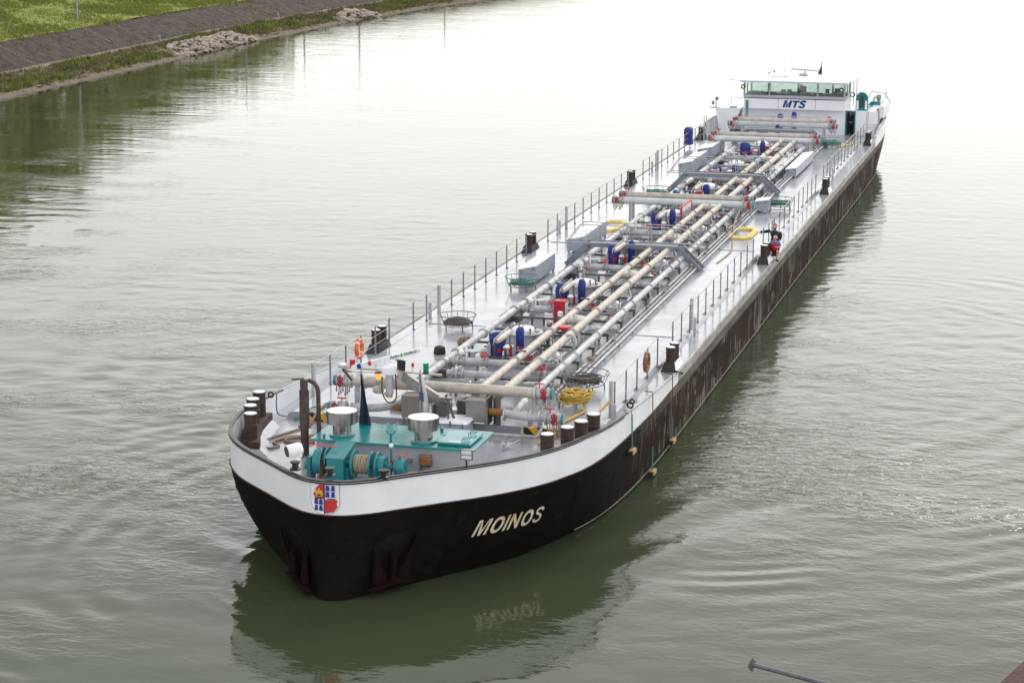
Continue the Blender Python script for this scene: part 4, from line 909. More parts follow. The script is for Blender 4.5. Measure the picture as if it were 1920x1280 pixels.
cover(-5.02,82.3,2.75,.55,.8,1.05,'blue covered box hung outside the far left rail',seed=44)
tag(MB().use('white_paint').lathe((.33,12.4,2.56),[(.17,0),(.2,.28),(.21,.3)],n=18).use('red_paint').lathe((.33,12.4,2.56),[(.185,.04),(.205,.2)],n=18).build('red_bucket',None,(.33,12.4,2.56)),'white and red bucket under the first manifold','bucket')
tag(MB().use('black_rubber').lathe((-2.75,21.2,2.56),[(.2,0),(.22,.05),(.18,.25),(.05,.3)],n=16).build('rubber_fender',None,(-2.75,21.2,2.56)),'black rubber ball fender beside the left pipe','fender')
# sign board standing by the middle manifold
sg=empty('safety_board',(.62,50.6,2.6)); tag(sg,'white plan board in a red frame standing over the pipes at the middle manifold','sign board')
MB().use('sign_white').box(.6,.62,49.6,52.0,3.05,3.78).build('board',sg)
MB().use('red_bright').box(.59,.65,49.52,49.6,2.98,3.86).box(.59,.65,52.0,52.08,2.98,3.86).box(.59,.65,49.6,52.0,2.98,3.05).box(.59,.65,49.6,52.0,3.78,3.86).box(.6,.64,49.5,49.56,2.6,2.98).box(.6,.64,52.0,52.06,2.6,2.98).build('frame',sg)
mb=MB().use('locker_grey')
for k in range(9): mb.box(.621,.626,49.8+k*.22,49.9+k*.22,3.2+.04*(k%4),3.6-.05*(k%3))
mb.build('plan_lines',sg)
# flags
def flag(x,y,z0,z1,mn,label,seed,em=None,w_=.3,dx=.05):
    f=empty('flag_on_pole',(x,y,3.15 if y<9.2 else 2.6)); tag(f,label,'flag')
    MB().use('rail_light').cyl((x,y,wloc(f).z),(x,y,z1+.05),.018,n=7).build('pole',f)
    rows=[]; q=random.Random(seed)
    for k in range(15):
        t=k/14; wd=w_*(.08+.92*t**.8); z=z1-(z1-z0)*t; r=[]
        for j in range(7):
            u=j/6; r.append((x+dx*t+(u-.3)*wd,y-.02+.09*math.sin(u*9+t*3+seed),z-.10*u*(1-t)-.04*math.sin(u*7)*t))
        rows.append(r)
    mb=MB().use(mn); grid(mb,rows)
    rows2=[[(a,b+.012,c) for a,b,c in r] for r in rows]; grid(mb,rows2); mb.build('cloth',f)
    if em:
        mb=MB().use('text_blue')
        for j in range(3):
            zz=z0+.75-.09*j; mb.add([(x-.02,y-.10,zz),(x+.12,y-.13,zz-.05),(x+.16,y-.13,zz-.0),(x+.02,y-.10,zz+.06)],[(0,1,2,3)])
        mb.build('emblem',f)
flag(-1.42,8.75,2.98,4.72,'flag_navy','dark navy flag hanging limp behind the left mushroom vent',1,w_=.40)
flag(.2,9.4,3.3,4.72,'flag_white','greyish white flag with blue stripes hanging limp behind the right mushroom vent',4,em=True,w_=.36,dx=.08)
# gangway plank
tag(MB().use('yellow_plank').hexa([(.85,6.0,2.5),(1.05,5.8,2.5),(2.1,6.6,2.45),(1.9,6.8,2.45),(.85,6.0,2.58),(1.05,5.8,2.58),(2.1,6.6,2.53),(1.9,6.8,2.53)]).use('black_paint').box(1.0,1.2,5.95,6.1,2.3,2.5).box(1.85,2.0,6.5,6.7,2.3,2.46).build('gangway_plank',None,(1.5,5.8,ZS)),'yellow gangway plank lying behind the bow rail','plank')
tag(MB().use('wood').box(3.3,3.42,6.15,6.35,ZS,2.42,.02).build('wooden_block',None,(3.36,6.25,ZS)),'small wooden block on the deck near the floodlight','block')
# fender boards hanging over the port side
def fender(y,top,bot,mat2,label):
    i=idx=min(range(NP),key=lambda k:abs(capc[k].y-y)); px=hp(i,2.2)[0]+.06+bx(y)
    f=empty('fender_board',(px,y,bot)); tag(f,label,'fender','hanging fender boards')
    mb=MB().use('rusty' if mat2=='rusty' else 'hose_green'); zm=bot+.9 if mat2=='rusty' else top
    mb.tube([(px-.25,y,top+.05),(px+.02,y,top+.03),(px+.03,y,top-.1),(px+.05,y,zm if mat2=='rusty' else bot+.1)],.018,5)
    if mat2=='rusty': mb.use('hose_green').tube([(px+.05,y-.05,zm),(px+.05,y-.08,bot+.1)],.02,5).tube([(px+.05,y+.03,zm),(px+.05,y+.08,bot+.1)],.02,5)
    else: mb.tube([(px+.03,y+.08,top-.1),(px+.05,y+.1,bot+.1)],.016,5)
    mb.build('lashing',f)
    MB().use('wood').box(px-.02,px+.16,y-.22,y+.22,bot,bot+.14,.02).use('black_rubber').box(px-.02,px+.12,y-.3,y-.22,bot-.02,bot+.12).build('board',f)
fender(13.5,2.85,1.55,'green','wooden fender board on a green line, nearest the bow')
fender(16.6,2.75,.06,'rusty','wooden fender board touching the water on a rusty and green line')
fender(20.0,2.6,.25,'rusty','rearmost wooden fender board hanging from a rusty rod')
MB().use('black_paint').torus((5.62,13.9,2.98),(0,1,0),.09,.03,14,5).torus((5.62,14.2,3.02),(0,1,0),.07,.03,14,5).build('hook',ship)
MB().use('rust_brown').bar((5.7,21.2,2.45),(5.78,22.0,2.2),.06,.06).build('edge_bracket',ship)
MB().use('black_paint').torus((-5.5,11.9,3.05),(0,1,0),.08,.03,14,5).build('hook',ship)
# ================================================================== wheelhouse and stern
wh=empty('wheelhouse',(0,93,ZS)); wh.parent=ship
def wb(mb,name,par=wh): return mb.build(name,par)
wb(MB().use('white_paint').box(-3.5,3.36,93.7,99.5,ZS,3.95).box(4.02,5.3,93.75,99.5,ZS,3.9).box(3.36,4.02,94.6,99.5,ZS,3.95).box(3.34,4.04,93.72,94.6,3.9,3.96),'lower_wall')
wb(MB().use('white_paint').box(-3.28,3.38,93.0,96.25,3.96,4.62),'panel_band')
wb(MB().use('house_grey').box(-3.32,3.42,92.96,93.02,4.68,4.86).box(-3.28,3.38,93.02,93.12,4.68,4.86).box(3.36,3.42,93.02,96.2,4.62,4.86).box(-3.32,-3.26,93.02,96.2,4.62,4.86),'window_sill')
mb=MB().use('dark_steel')
for x in (-1.0,1.45): mb.box(x-.01,x+.01,92.993,93.0,3.98,4.66)
wb(mb,'panel_joint')
block_text('company_lettering','MTS',.47,.10,.28,'text_blue',wh,lambda x,y,z:(x*1.12,92.98,4.08+y),a=.28)
fr=MB().use('rail_light')
for x in (-3.27,-1.6,1.57,3.33): fr.box(x-.05,x+.05,92.98,93.08,4.86,5.74)
for x in (-3.27,-2.1,-.1,1.2,2.2,3.33): fr.box(x-.06,x+.06,96.1,96.2,4.7,5.74)
for x in (-3.3,3.34):
    for y in (94.6,): fr.box(x-.04,x+.04,y-.04,y+.04,4.86,5.74)
fr.box(-3.3,3.36,96.08,96.2,4.6,4.76); wb(fr,'window_frame')
for x0,x1 in ((-3.22,-1.65),(-1.55,1.52),(1.62,3.28)):
    wb(MB().use('window_glass').box(x0,x1,93.02,93.035,4.86,5.74),'window_pane')
wb(MB().use('window_glass').box(-3.22,3.28,96.13,96.145,4.76,5.74),'window_pane')
wb(MB().use('white_top').hexa([(-3.42,92.3,5.74),(3.56,92.3,5.74),(3.5,98.0,5.74),(-3.4,98.0,5.74),(-3.42,92.3,5.86),(3.56,92.3,5.86),(3.45,98.0,5.96),(-3.35,98.0,5.96)]).use('pipe_pale').box(-3.43,3.57,92.27,92.3,5.73,5.85),'roof')
wb(MB().use('interior_dark').box(-3.1,3.2,93.4,94.0,4.6,5.0).box(-3.1,-2.3,94.3,95.4,4.6,4.9).box(2.3,3.2,94.6,95.8,4.6,4.95).use('interior_teal').box(-1.4,1.0,95.6,96.0,4.6,4.85),'console')
wb(MB().use('interior_dark').box(-.9,-.6,93.5,93.6,5.0,5.2).box(-.5,-.2,93.5,93.6,5.0,5.22).box(2.0,2.25,93.6,93.7,5.0,5.3).box(2.6,2.9,93.6,93.7,5.0,5.35),'monitor')
mb=MB().use('white_top').hexa([(-1.2,93.3,5.0),(-.85,93.3,5.0),(-.9,93.6,5.0),(-1.1,93.6,5.0),(-1.05,93.35,5.1),(-.95,93.35,5.1),(-.95,93.5,5.1),(-1.05,93.5,5.1)]).box(1.9,2.4,93.3,93.5,5.0,5.05).box(1.1,1.35,93.3,93.5,5.0,5.08); wb(mb,'papers')
wb(MB().use('interior_dark').box(.1,.55,95.2,95.35,4.65,5.3,.05).box(.1,.55,94.8,95.2,4.6,4.85,.05),'helm_chair')
wb(MB().use('fabric_red').hexa([(1.85,96.0,5.4),(2.1,96.0,5.5),(2.1,96.05,5.5),(1.85,96.05,5.4),(1.75,96.0,5.72),(2.15,96.0,5.72),(2.15,96.05,5.72),(1.75,96.05,5.72)]),'curtain')
wb(MB().use('interior_teal').box(3.38,3.97,94.56,94.6,ZS,3.78),'door_recess')
wb(MB().use('teal_paint').box(3.36,3.44,93.66,93.76,ZS,3.7).box(3.94,4.02,93.66,93.76,ZS,3.7).prism([(3.36,3.7)]+[(3.69+.33*math.cos(t),3.7+.22*math.sin(t)) for t in np.linspace(PI,0,9)]+[(4.02,3.7),(3.94,3.7)]+[(3.69+.25*math.cos(t),3.7+.15*math.sin(t)) for t in np.linspace(0,PI,9)]+[(3.44,3.7)],1,93.64,93.76),'door_frame')
wb(MB().use('interior_teal').box(-4.35,-3.9,93.6,94.2,3.2,3.95),'side_cover')
wb(MB().use('teal_paint').cyl((-3.1,92.95,2.9),(-3.1,92.95,4.5),.04,n=6).cyl((-3.0,92.95,2.9),(-3.0,92.95,4.5),.03,n=6),'wall_pipes')
# bridge wings
wb(MB().use('white_paint').hexa([(-4.9,93.4,2.3),(-4.3,93.4,2.3),(-4.3,98,2.3),(-4.9,98,2.3),(-5.2,93.2,3.9),(-3.5,93.4,3.9),(-3.5,98,3.9),(-5.2,98,3.9)]),'left_wing')
arc=[(3.95,3.9),(4.75,3.9),(4.75,4.7)]+[(4.35+.4*math.cos(t),4.7+.42*math.sin(t)) for t in np.linspace(.3,PI-.3,7)]+[(3.95,4.7)]
wb(MB().use('teal_paint').prism(arc,1,94.2,94.35).use('interior_dark').prism([(4.2,4.1),(4.5,4.1),(4.5,4.7),(4.35,4.95),(4.2,4.7)],1,94.17,94.2).use('white_top').prism([(4.0,3.98),(4.14,3.98),(4.14,4.55),(4.0,4.55)],1,94.16,94.2).prism([(4.56,3.98),(4.7,3.98),(4.7,4.55),(4.56,4.55)],1,94.16,94.2).use('teal_paint').box(3.95,4.75,94.35,96.5,3.9,4.3),'stair_canopy')
mb=MB().use('rail_light')
for yy in (94,96,98): mb.cyl((3.6,yy,4.0),(3.6,yy,5.7),.03,n=6)
mb.tube([(-4.2,93.5,3.9),(-4.2,93.5,4.6),(-3.5,93.5,4.6)],.02,5).tube([(-4.6,93.5,3.9),(-4.2,93.5,4.3)],.02,5); wb(mb,'stanchion')
wb(MB().use('dark_steel').torus((-3.3,92.7,5.4),(0,1,0),.12,.05,14,6).torus((3.15,92.7,5.35),(0,1,0),.12,.05,14,6).torus((3.7,94.5,4.9),(0,1,0),.14,.04,14,6),'loudhailer')
wb(MB().use('white_paint').bar((-4.1,93,5.82),(-3.35,92.7,5.80),.25,.06).use('rail_grey').bar((-4.3,93,5.84),(-4.0,93,5.84),.1,.03),'navigation_light_board')
wb(MB().use('rail_grey').bar((-5.6,93.4,3.9),(-4.9,93.4,3.9),.1,.05).cyl((-5.2,93.4,3.9),(-5.2,93.4,4.4),.03,n=6).ball((-5.15,93.4,4.5),.12).ball((-5.4,93.4,4.2),.1).bar((-5.4,93.4,4.1),(-5.4,93.4,4.35),.1,.1),'wing_lamps')
rd=wb(MB().use('rail_light').box(-.05,.5,95.8,96.2,5.95,6.08,.04).cyl((.3,96,6.08),(.3,96,6.25),.05),'radar')
MB().use('rail_light').bar((-.6,96,6.36),(1.26,96,6.26),.12,.09).build('scanner',rd)
mb=MB().use('dark_steel')
for x,h_ in ((-2.2,.35),(-1.95,.28),(-1.6,.42),(-1.2,.3),(-.8,.4),(-.9,1.5)): mb.cyl((x,95,5.9),(x,95,5.9+h_),.012,n=5); 
mb.ball((-1.95,95,6.15),.06,n=8,k=6).ball((-1.6,95,6.25),.07,n=8,k=6); mb.bar((-1.9,95,5.92),(-.5,95,5.95),.04,.03); wb(mb,'aerials')
fs_=empty('stern_flag',(1.3,97,5.9)); tag(fs_,'dark red pennant furled on the staff above the wheelhouse roof','flag')
MB().use('dark_steel').cyl((1.3,97,5.9),(1.3,97,6.72),.02,n=6).ball((1.3,97,6.74),.05,n=8,k=6).build('staff',fs_); MB().use('rust_brown').tube([(1.3,97,6.6),(1.26,97,6.35),(1.2,97,5.98)],[.015,.07,.15],8).build('cloth',fs_)
# after deck gear seen right of the wheelhouse
MB().use('rail_light').tube([(4.7,92.3,2.35),(4.7,92.3,3.2),(5.5,92.3,3.2),(5.5,92.3,2.35)],.025,6).tube([(4.7,92.3,2.8),(5.5,92.3,2.8)],.02,6).build('deck_rail',ship)
MB().use('rail_light').box(4.9,5.5,94.6,94.7,2.3,3.9).use('white_paint').box(5.0,5.4,94.55,94.6,2.5,3.8).build('side_door',ship)
MB().use('white_paint').box(4.8,5.6,96.5,101,3.2,4.0,.05).use('teal_paint').box(4.5,5.3,97,99.5,4.0,4.25,.05).build('after_house',ship)
MB().use('rail_light').tube([(4.2,98,4.0),(4.6,98,4.8),(5.4,99,4.6),(5.7,100,3.9)],.03,6).tube([(5.3,101,3.9),(5.3,101,4.7),(5.5,99,4.7)],.025,6).use('red_bright').ball((5.35,95,3.9),.1).build('stern_davit',ship)

MB().use('stainless_dull').cyl((5.0,99,3.9),(5.0,99,4.5),.15).torus((5.0,97.5,4.3),(0,1,0),.2,.05).build('deck_vents',ship)
MB().use('house_grey').box(-3.2,3.2,99.5,104.5,ZS,3.6).build('after_cabin',ship)
# ================================================================== people
def skinned(name,pts,edges,radii,mn,parent,off,sub=2):
    me=bpy.data.meshes.new(name); me.from_pydata([tuple(Vector(p)) for p in pts],edges,[])
    o=bpy.data.objects.new(name,me); col.objects.link(o)
    sk=o.modifiers.new('s','SKIN'); 
    for i,r in enumerate(radii):
        v=me.skin_vertices[0].data[i] if me.skin_vertices else None
        if v is None: break
        v.radius=(r,r) if not isinstance(r,tuple) else r
    me.skin_vertices[0].data[0].use_root=True
    sb=o.modifiers.new('b','SUBSURF'); sb.levels=sub; sb.render_levels=sub
    bpy.context.view_layer.update(); dg=bpy.context.evaluated_depsgraph_get(); m2=bpy.data.meshes.new_from_object(o.evaluated_get(dg))
    bpy.data.objects.remove(o); m2.materials.clear(); m2.materials.append(MATS[mn])
    for p in m2.polygons: p.use_smooth=True
    o=bpy.data.objects.new(name,m2); col.objects.link(o); o.parent=parent; return o
def person(loc,rz,J,label,top,legs,hair=None,vest=None,shorts=False,group=None):
    """J: joint dict in local coordinates, -y is forward"""
    root=empty('person',loc,rz); tag(root,label,'person',group)
    names=['pelvis','waist','chest','neck','head','crown','shL','elL','haL','shR','elR','haR','hipL','knL','anL','toL','hipR','knR','anR','toR']
    P=[Vector(J[n]) for n in names]; ix={n:i for i,n in enumerate(names)}
    rad={'pelvis':.13,'waist':.115,'chest':.13,'neck':.058,'head':.095,'crown':.07,'shL':.065,'shR':.065,'elL':.045,'elR':.045,'haL':.03,'haR':.03,'hipL':.09,'hipR':.09,'knL':.062,'knR':.062,'anL':.042,'anR':.042,'toL':.035,'toR':.035}
    E=[('pelvis','waist'),('waist','chest'),('chest','neck'),('neck','head'),('head','crown'),('chest','shL'),('shL','elL'),('elL','haL'),('chest','shR'),('shR','elR'),('elR','haR'),('pelvis','hipL'),('hipL','knL'),('knL','anL'),('anL','toL'),('pelvis','hipR'),('hipR','knR'),('knR','anR'),('anR','toR')]
    pts=list(P); R0=[rad[n]*(.72 if n in ('pelvis','waist','chest','hipL','hipR','shL','shR') else .92) for n in names]; ee=[(ix[a],ix[b]) for a,b in E]
    # fingers and thumb on each hand
    for s_,h_,e_ in (('L','haL','elL'),('R','haR','elR')):
        d=(P[ix[h_]]-P[ix[e_]]).normalized(); sd_=d.cross(Vector((0,0,1))); sd_=sd_.normalized() if sd_.length>.1 else Vector((1,0,0))
        for k in range(5):
            u=(k-1.5)*.02; L=.075-.006*abs(k-2)
            if k==4: q=P[ix[h_]]-sd_*.05+d*.02; pts.append(q); R0.append(.011); ee.append((ix[h_],len(pts)-1)); continue
            q=P[ix[h_]]+d*.06+sd_*u; pts.append(q); R0.append(.011); ee.append((ix[h_],len(pts)-1)); q2=q+d*L*.8-Vector((0,0,.015)); pts.append(q2); R0.append(.008); ee.append((len(pts)-2,len(pts)-1))
    skinned('body',pts,ee,R0,'skin',root,None)
    def piece(nm,ns,ed,mn,k=1.12,rr_=None):
        pp=[Vector(J[n]) if isinstance(n,str) else Vector(n) for n in ns]; rs=[(rad[n]*k*1.1+.015) if isinstance(n,str) else .075 for n in ns]
        skinned(nm,pp,ed,rs,mn,root,None)
    half=lambda a,b,t:Vector(J[a]).lerp(Vector(J[b]),t)
    lat=(Vector(J['shL'])-Vector(J['shR'])).normalized()
    def shell(nm,mn,secs):
        rows=[]
        for c,hw,dp,ax in secs:
            c=Vector(c); ax=Vector(ax).normalized(); fw=ax.cross(lat).normalized(); rows.append([tuple(c+lat*hw*math.copysign(abs(math.cos(t))**.8,math.cos(t))+fw*dp*math.sin(t)) for t in np.linspace(0,2*PI,17)[:-1]])
        mb=MB().use(mn); grid(mb,rows,True,True); mb.add(rows[0],[tuple(range(16))]); mb.add(rows[-1],[tuple(range(16))])
        b0=root.location.copy(); root.location=(0,0,0); mb.build(nm,root); root.location=b0
    pe,wa,ch,ne=[Vector(J[n]) for n in ('pelvis','waist','chest','neck')]; sh=(Vector(J['shL'])+Vector(J['shR']))/2
    a1,a2=ch-wa,ne-ch
    tm={'short':'shirt_blue'}.get(top,top)
    shell('shirt' if top=='short' else 'jacket',tm,[(pe.lerp(wa,.15),.17,.14,wa-pe),(wa,.175,.14,a1),(wa.lerp(ch,.6),.20,.15,a1),(ch,.225,.155,a1),(ch.lerp(ne,.45),.215,.13,a2),(ch.lerp(ne,.75),.13,.09,a2),(ne,.065,.06,a2)])
    if vest: shell('life_vest','vest_red',[(wa.lerp(ch,.0),.18,.17,a1),(wa.lerp(ch,.6),.195,.185,a1),(ch,.20,.19,a1),(ch.lerp(ne,.4),.175,.165,a2),(ch.lerp(ne,.8),.10,.11,a2)])
    for s_ in 'LR':
        e1='el'+s_; 
        if top=='short': piece('sleeve',['sh'+s_,tuple(half('sh'+s_,e1,.8))],[(0,1)],tm,1.05)
        else: piece('sleeve',['sh'+s_,e1,tuple(half(e1,'ha'+s_,.85))],[(0,1),(1,2)],tm,1.15)
    if shorts:
        piece('shorts',['pelvis','hipL','hipR',tuple(half('hipL','knL',.75)),tuple(half('hipR','knR',.75))],[(0,1),(0,2),(1,3),(2,4)],'shorts_black')
    else:
        piece('trousers',['pelvis','hipL','hipR','knL','knR',tuple(half('knL','anL',.9)),tuple(half('knR','anR',.9))],[(0,1),(0,2),(1,3),(2,4),(3,5),(4,6)],legs)
    hd=Vector(J['head']); f=Vector(J.get('face',(0,-1,0))).normalized(); up=(Vector(J['crown'])-hd).normalized(); sd_=f.cross(up).normalized()
    def W(v): return v
    mb=MB().use('skin'); mb.ball(hd+up*.03,.098,1.12,14,10); mb.ball(hd+f*.098-up*.005,.015,1.5,8,6); mb.ball(hd+sd_*.095,.018,1.5,8,6).ball(hd-sd_*.095,.018,1.5,8,6)
    mb.use('hair_dark').ball(hd+f*.090+sd_*.034+up*.03,.011,1,8,6).ball(hd+f*.090-sd_*.034+up*.03,.011,1,8,6).use('crest_red').ball(hd+f*.075-up*.045,.018,.4,8,6)
    base=root.location.copy(); root.location=(0,0,0); o=mb.build('face',root); 
    if hair: 
        MB().use('hair_dark').ball(hd+up*.055-f*.02,.103,1.0,12,8).build('hair',root)
        if hair=='beard': MB().use('hair_dark').ball(hd+f*.04-up*.07,.06,.8,10,6).build('beard',root)
    mb=MB().use('shoe')
    for s_ in 'LR':
        a=Vector(J['an'+s_]); t=Vector(J['to'+s_]); d=(t-a); d.z=0; d.normalize(); c=a+d*.06; z0=min(a.z,t.z)-.06
        mb.bar(Vector((c.x,c.y,z0+.05))-d*.12,Vector((c.x,c.y,z0+.04))+d*.15,.095,.09)
    mb.build('shoes',root); root.location=base
    return root
# crouching man in a red vest (front), -y forward = toward the bow
JC={'pelvis':(0,.12,.34),'waist':(0,.05,.52),'chest':(0,-.10,.76),'neck':(0,-.20,.90),'head':(0.02,-.26,1.03),'crown':(.02,-.25,1.11),
 'shL':(.19,-.10,.83),'elL':(.24,-.26,.60),'haL':(.06,-.42,.66),'shR':(-.19,-.08,.83),'elR':(-.33,-.16,.62),'haR':(-.38,-.30,.48),
 'hipL':(.10,.10,.34),'knL':(.12,-.30,.50),'anL':(.13,-.10,.10),'toL':(.14,-.28,.05),'hipR':(-.10,.10,.34),'knR':(-.16,-.26,.40),'anR':(-.18,.05,.10),'toR':(-.20,-.12,.05),'face':(.1,-1,-.35)}
person((5.66,44.9,ZS),R_(15),JC,'bald man crouching by the right-hand bollards in a red vest over a blue shirt','short','shorts_black',vest=True,shorts=True)
JS={'pelvis':(0,.05,.50),'waist':(0,.02,.68),'chest':(-.02,-.04,.92),'neck':(-.02,-.08,1.08),'head':(-.02,-.11,1.22),'crown':(-.02,-.10,1.31),
 'shL':(.19,-.04,1.02),'elL':(.25,-.02,.78),'haL':(.2,-.18,.62),'shR':(-.21,-.04,1.04),'elR':(-.48,-.10,1.0),'haR':(-.74,-.16,.97),
 'hipL':(.10,.05,.50),'knL':(.14,-.22,.42),'anL':(.14,.02,.10),'toL':(.15,-.16,.05),'hipR':(-.10,.05,.50),'knR':(-.12,-.20,.40),'anR':(-.12,.05,.10),'toR':(-.13,-.12,.05),'face':(-.1,-1,-.2)}
person((5.46,46.7,ZS),R_(5),JS,'dark-haired man in a navy jacket stretching one arm sideways behind the bald man','jacket_navy','shorts_black',hair='beard')
JD={'pelvis':(0,.0,.82),'waist':(0,-.02,.98),'chest':(0,-.06,1.2),'neck':(0,-.08,1.36),'head':(0,-.12,1.48),'crown':(0,-.11,1.57),
 'shL':(.18,-.05,1.28),'elL':(.22,-.12,1.02),'haL':(.06,-.28,.95),'shR':(-.18,-.05,1.28),'elR':(-.22,-.12,1.02),'haR':(-.06,-.28,.95),
 'hipL':(.09,0,.82),'knL':(.10,-.03,.46),'anL':(.10,.02,.10),'toL':(.11,-.13,.05),'hipR':(-.09,0,.82),'knR':(-.10,-.03,.46),'anR':(-.10,.02,.10),'toR':(-.11,-.13,.05),'face':(0,-1,-.15)}
person((3.68,94.2,ZS-.1),0,JD,'person in dark clothes standing in the green arched doorway beside the wheelhouse','jacket_navy','shorts_black',hair='short')
person((.32,94.5,3.85),0,JD,'helmsman in dark clothes seen through the middle wheelhouse window','jacket_navy','shorts_black',hair='short')
# ================================================================== water
def axis(a,b,fine,segs):
    out=[]; 
    return out
def spaced(lo,hi,core0,core1,step,growth=1.06,maxs=200):
    c=list(np.arange(core0,core1+1e-6,step)); r=[];s_=step;v=c[-1]
    while v<hi: s_=min(s_*growth,maxs); v+=s_; r.append(v)
    l=[];s_=step;v=c[0]
    while v>lo: s_=min(s_*growth,maxs); v-=s_; l.append(v)
    return np.array(l[::-1]+c+r)
xs=spaced(-1500,2500,-34,26,.2,1.03); ys=spaced(-300,4500,-14,72,.2,1.012,120)
X,Y=np.meshgrid(xs,ys); rs=np.random.RandomState(5)
def smooth_noise(X,Y,sc_,seed):
    r=np.random.RandomState(seed); h=np.zeros_like(X)
    for k in range(10):
        th=r.uniform(0,2*np.pi); kk=2*np.pi/sc_*r.uniform(.6,1.5); h+=np.sin(kk*(X*np.cos(th)+Y*np.sin(th))+r.uniform(0,6.28))
    return h/np.sqrt(5)
H=np.zeros_like(X)
hbv=np.interp(Y,[c[1] for c in WL],[c[0] for c in WL],left=0,right=0)
d=np.abs(X)-hbv                                  # distance outboard of the hull
dc=np.maximum(d,0)
# calm patch just ahead / beside the bow, busier water elsewhere
calm=1/(1+np.exp(-(np.hypot((X-2.5)/9.,(Y+1)/9.)-1)*4))
calm2=1/(1+np.exp(-(np.hypot((X-12)/8.,(Y-1)/8.)-1)*4))
amp=.30+.70*calm*(.25+.75*calm2)
for k in range(70):
    lam=np.exp(rs.uniform(np.log(.5),np.log(2.6))); th=R_(97)+rs.normal(0,.75); kk=2*np.pi/lam
    env=.6+.4*smooth_noise(X,Y,26,100+k%6)
    slope=.0068*(lam/1.0)**-.45
    H+=env*slope/kk*np.sin(kk*(X*np.cos(th)+Y*np.sin(th))+rs.uniform(0,6.28)+.35*smooth_noise(X,Y,14,200+k%5))
H*=amp*(1-.45*np.clip((Y-20)/40,0,1))
# divergent bow waves both sides
for sgn in (1,-1):
    side=(X*sgn>0)
    for lam,ang,a0,yb,wd in ((2.3,34,.03,9.,6.),(1.5,28,.018,13.,5.),(3.2,48,.028,4.,9.)):
        A=R_(ang); kk=2*np.pi/lam
        ph=kk*(dc*np.cos(A)-(Y-yb)*np.sin(A)*.55)+.5*smooth_noise(X,Y,9,int(lam*10))
        cusp=Y-yb-dc*1.25
        env=np.exp(-(cusp/wd)**2)*np.exp(-dc/16)*np.clip(dc/1.2,0,1)
        H+=side*a0*env*np.sin(ph)*(.55+.45*smooth_noise(X,Y,7,int(lam*20)))
    # hull-side chop
    env=np.exp(-dc/3.0)*np.clip((Y-11)/6,0,1)*(Y<112)
    for k in range(14):
        lam=rs.uniform(.5,1.6); th=rs.uniform(0,6.28); kk=2*np.pi/lam
        H+=side*env*.0028*lam*np.sin(kk*(X*np.cos(th)+Y*np.sin(th))+rs.uniform(0,6.28))
for k in range(16):
    lam=rs.uniform(.7,2.6); th=rs.uniform(0,6.28); kk=2*np.pi/lam
    H+=np.exp(-(X/(5+.12*np.maximum(Y-104,0)))**2)*np.clip((Y-104)/4,0,1)*np.exp(-np.maximum(Y-104,0)/45)*.0045*lam*np.sin(kk*(X*np.cos(th)+Y*np.sin(th))+rs.uniform(0,6.28))
# short bow crest ahead of the stem
rb=np.hypot(X,(Y-4.5))
H+=.020*np.exp(-((rb-3.6)/1.1)**2)*np.sin(2*np.pi*rb/.6)*(X<1)*np.exp(-((X+2.5)/2.0)**2)
# long arcs on the open water to the right of the bow and rings on the left
rc=np.hypot(X-3,(Y-30)); H+=.013*np.exp(-((rc-23)/6)**2)*(.35+.65*smooth_noise(X,Y,8,79))*np.sin(2*np.pi*rc/1.25+1.3*smooth_noise(X,Y,6,77))*(X>7)*np.clip((X-7)/5,0,1)
rl=np.hypot(X-2,(Y-8)); H+=.016*np.exp(-((rl-12)/5)**2)*(.5+.5*smooth_noise(X,Y,6,81))*np.sin(2*np.pi*rl/1.3+.7*smooth_noise(X,Y,6,78))*(X<-5)
fade=np.exp(-np.maximum(0,np.hypot(X,Y-30)-60)/170.); H=H*fade+0.0
nx,ny=len(xs),len(ys); co=np.empty((nx*ny,3),np.float32); co[:,0]=X.ravel(); co[:,1]=Y.ravel(); co[:,2]=H.ravel()
i0=(np.arange(ny-1)[:,None]*nx+np.arange(nx-1)[None,:]).ravel(); quads=np.stack([i0,i0+1,i0+1+nx,i0+nx],1).astype(np.int32)
me=bpy.data.meshes.new('water'); me.vertices.add(nx*ny); me.vertices.foreach_set('co',co.ravel())
me.loops.add(quads.size); me.loops.foreach_set('vertex_index',quads.ravel()); me.polygons.add(len(quads)); me.polygons.foreach_set('loop_start',np.arange(0,quads.size,4,dtype=np.int32)); me.polygons.foreach_set('loop_total',np.full(len(quads),4,np.int32))
me.polygons.foreach_set('use_smooth',np.ones(len(quads),bool)); me.update(); me.validate()
RIP=np.clip(.45+.35*smooth_noise(X,Y,7,301)+.35*smooth_noise(X,Y,15,302),.12,1.1)*np.clip(calm*calm2*1.1-.05,0.16,1)
RIP=np.maximum(RIP,np.exp(-dc/2.2)*np.clip((Y-12)/6,0,1)*(np.abs(X)<12)*.9)*(.17+.83*np.exp(-np.maximum(0,Y-14)/28.))
RIP=RIP+.55*np.exp(-((X-12)/7.)**2-((Y-20)/14.)**2)
at=me.attributes.new('ripple','FLOAT','POINT'); at.data.foreach_set('value',RIP.ravel().astype(np.float32))
FAR=.42*np.clip((np.hypot(X,Y)-55)/90,0,1)*np.exp(-np.maximum(0,Y-230)/150.)
at2=me.attributes.new('far_ripple','FLOAT','POINT'); at2.data.foreach_set('value',FAR.ravel().astype(np.float32))
WM=bpy.data.materials.new('canal_water'); WM.use_nodes=True; n=WM.node_tree; L=n.links; p=n.nodes['Principled BSDF']
p.inputs['Base Color'].default_value=(.043,.056,.029,1); p.inputs['Roughness'].default_value=.02; p.inputs['IOR'].default_value=1.34; p.inputs['Specular IOR Level'].default_value=.5
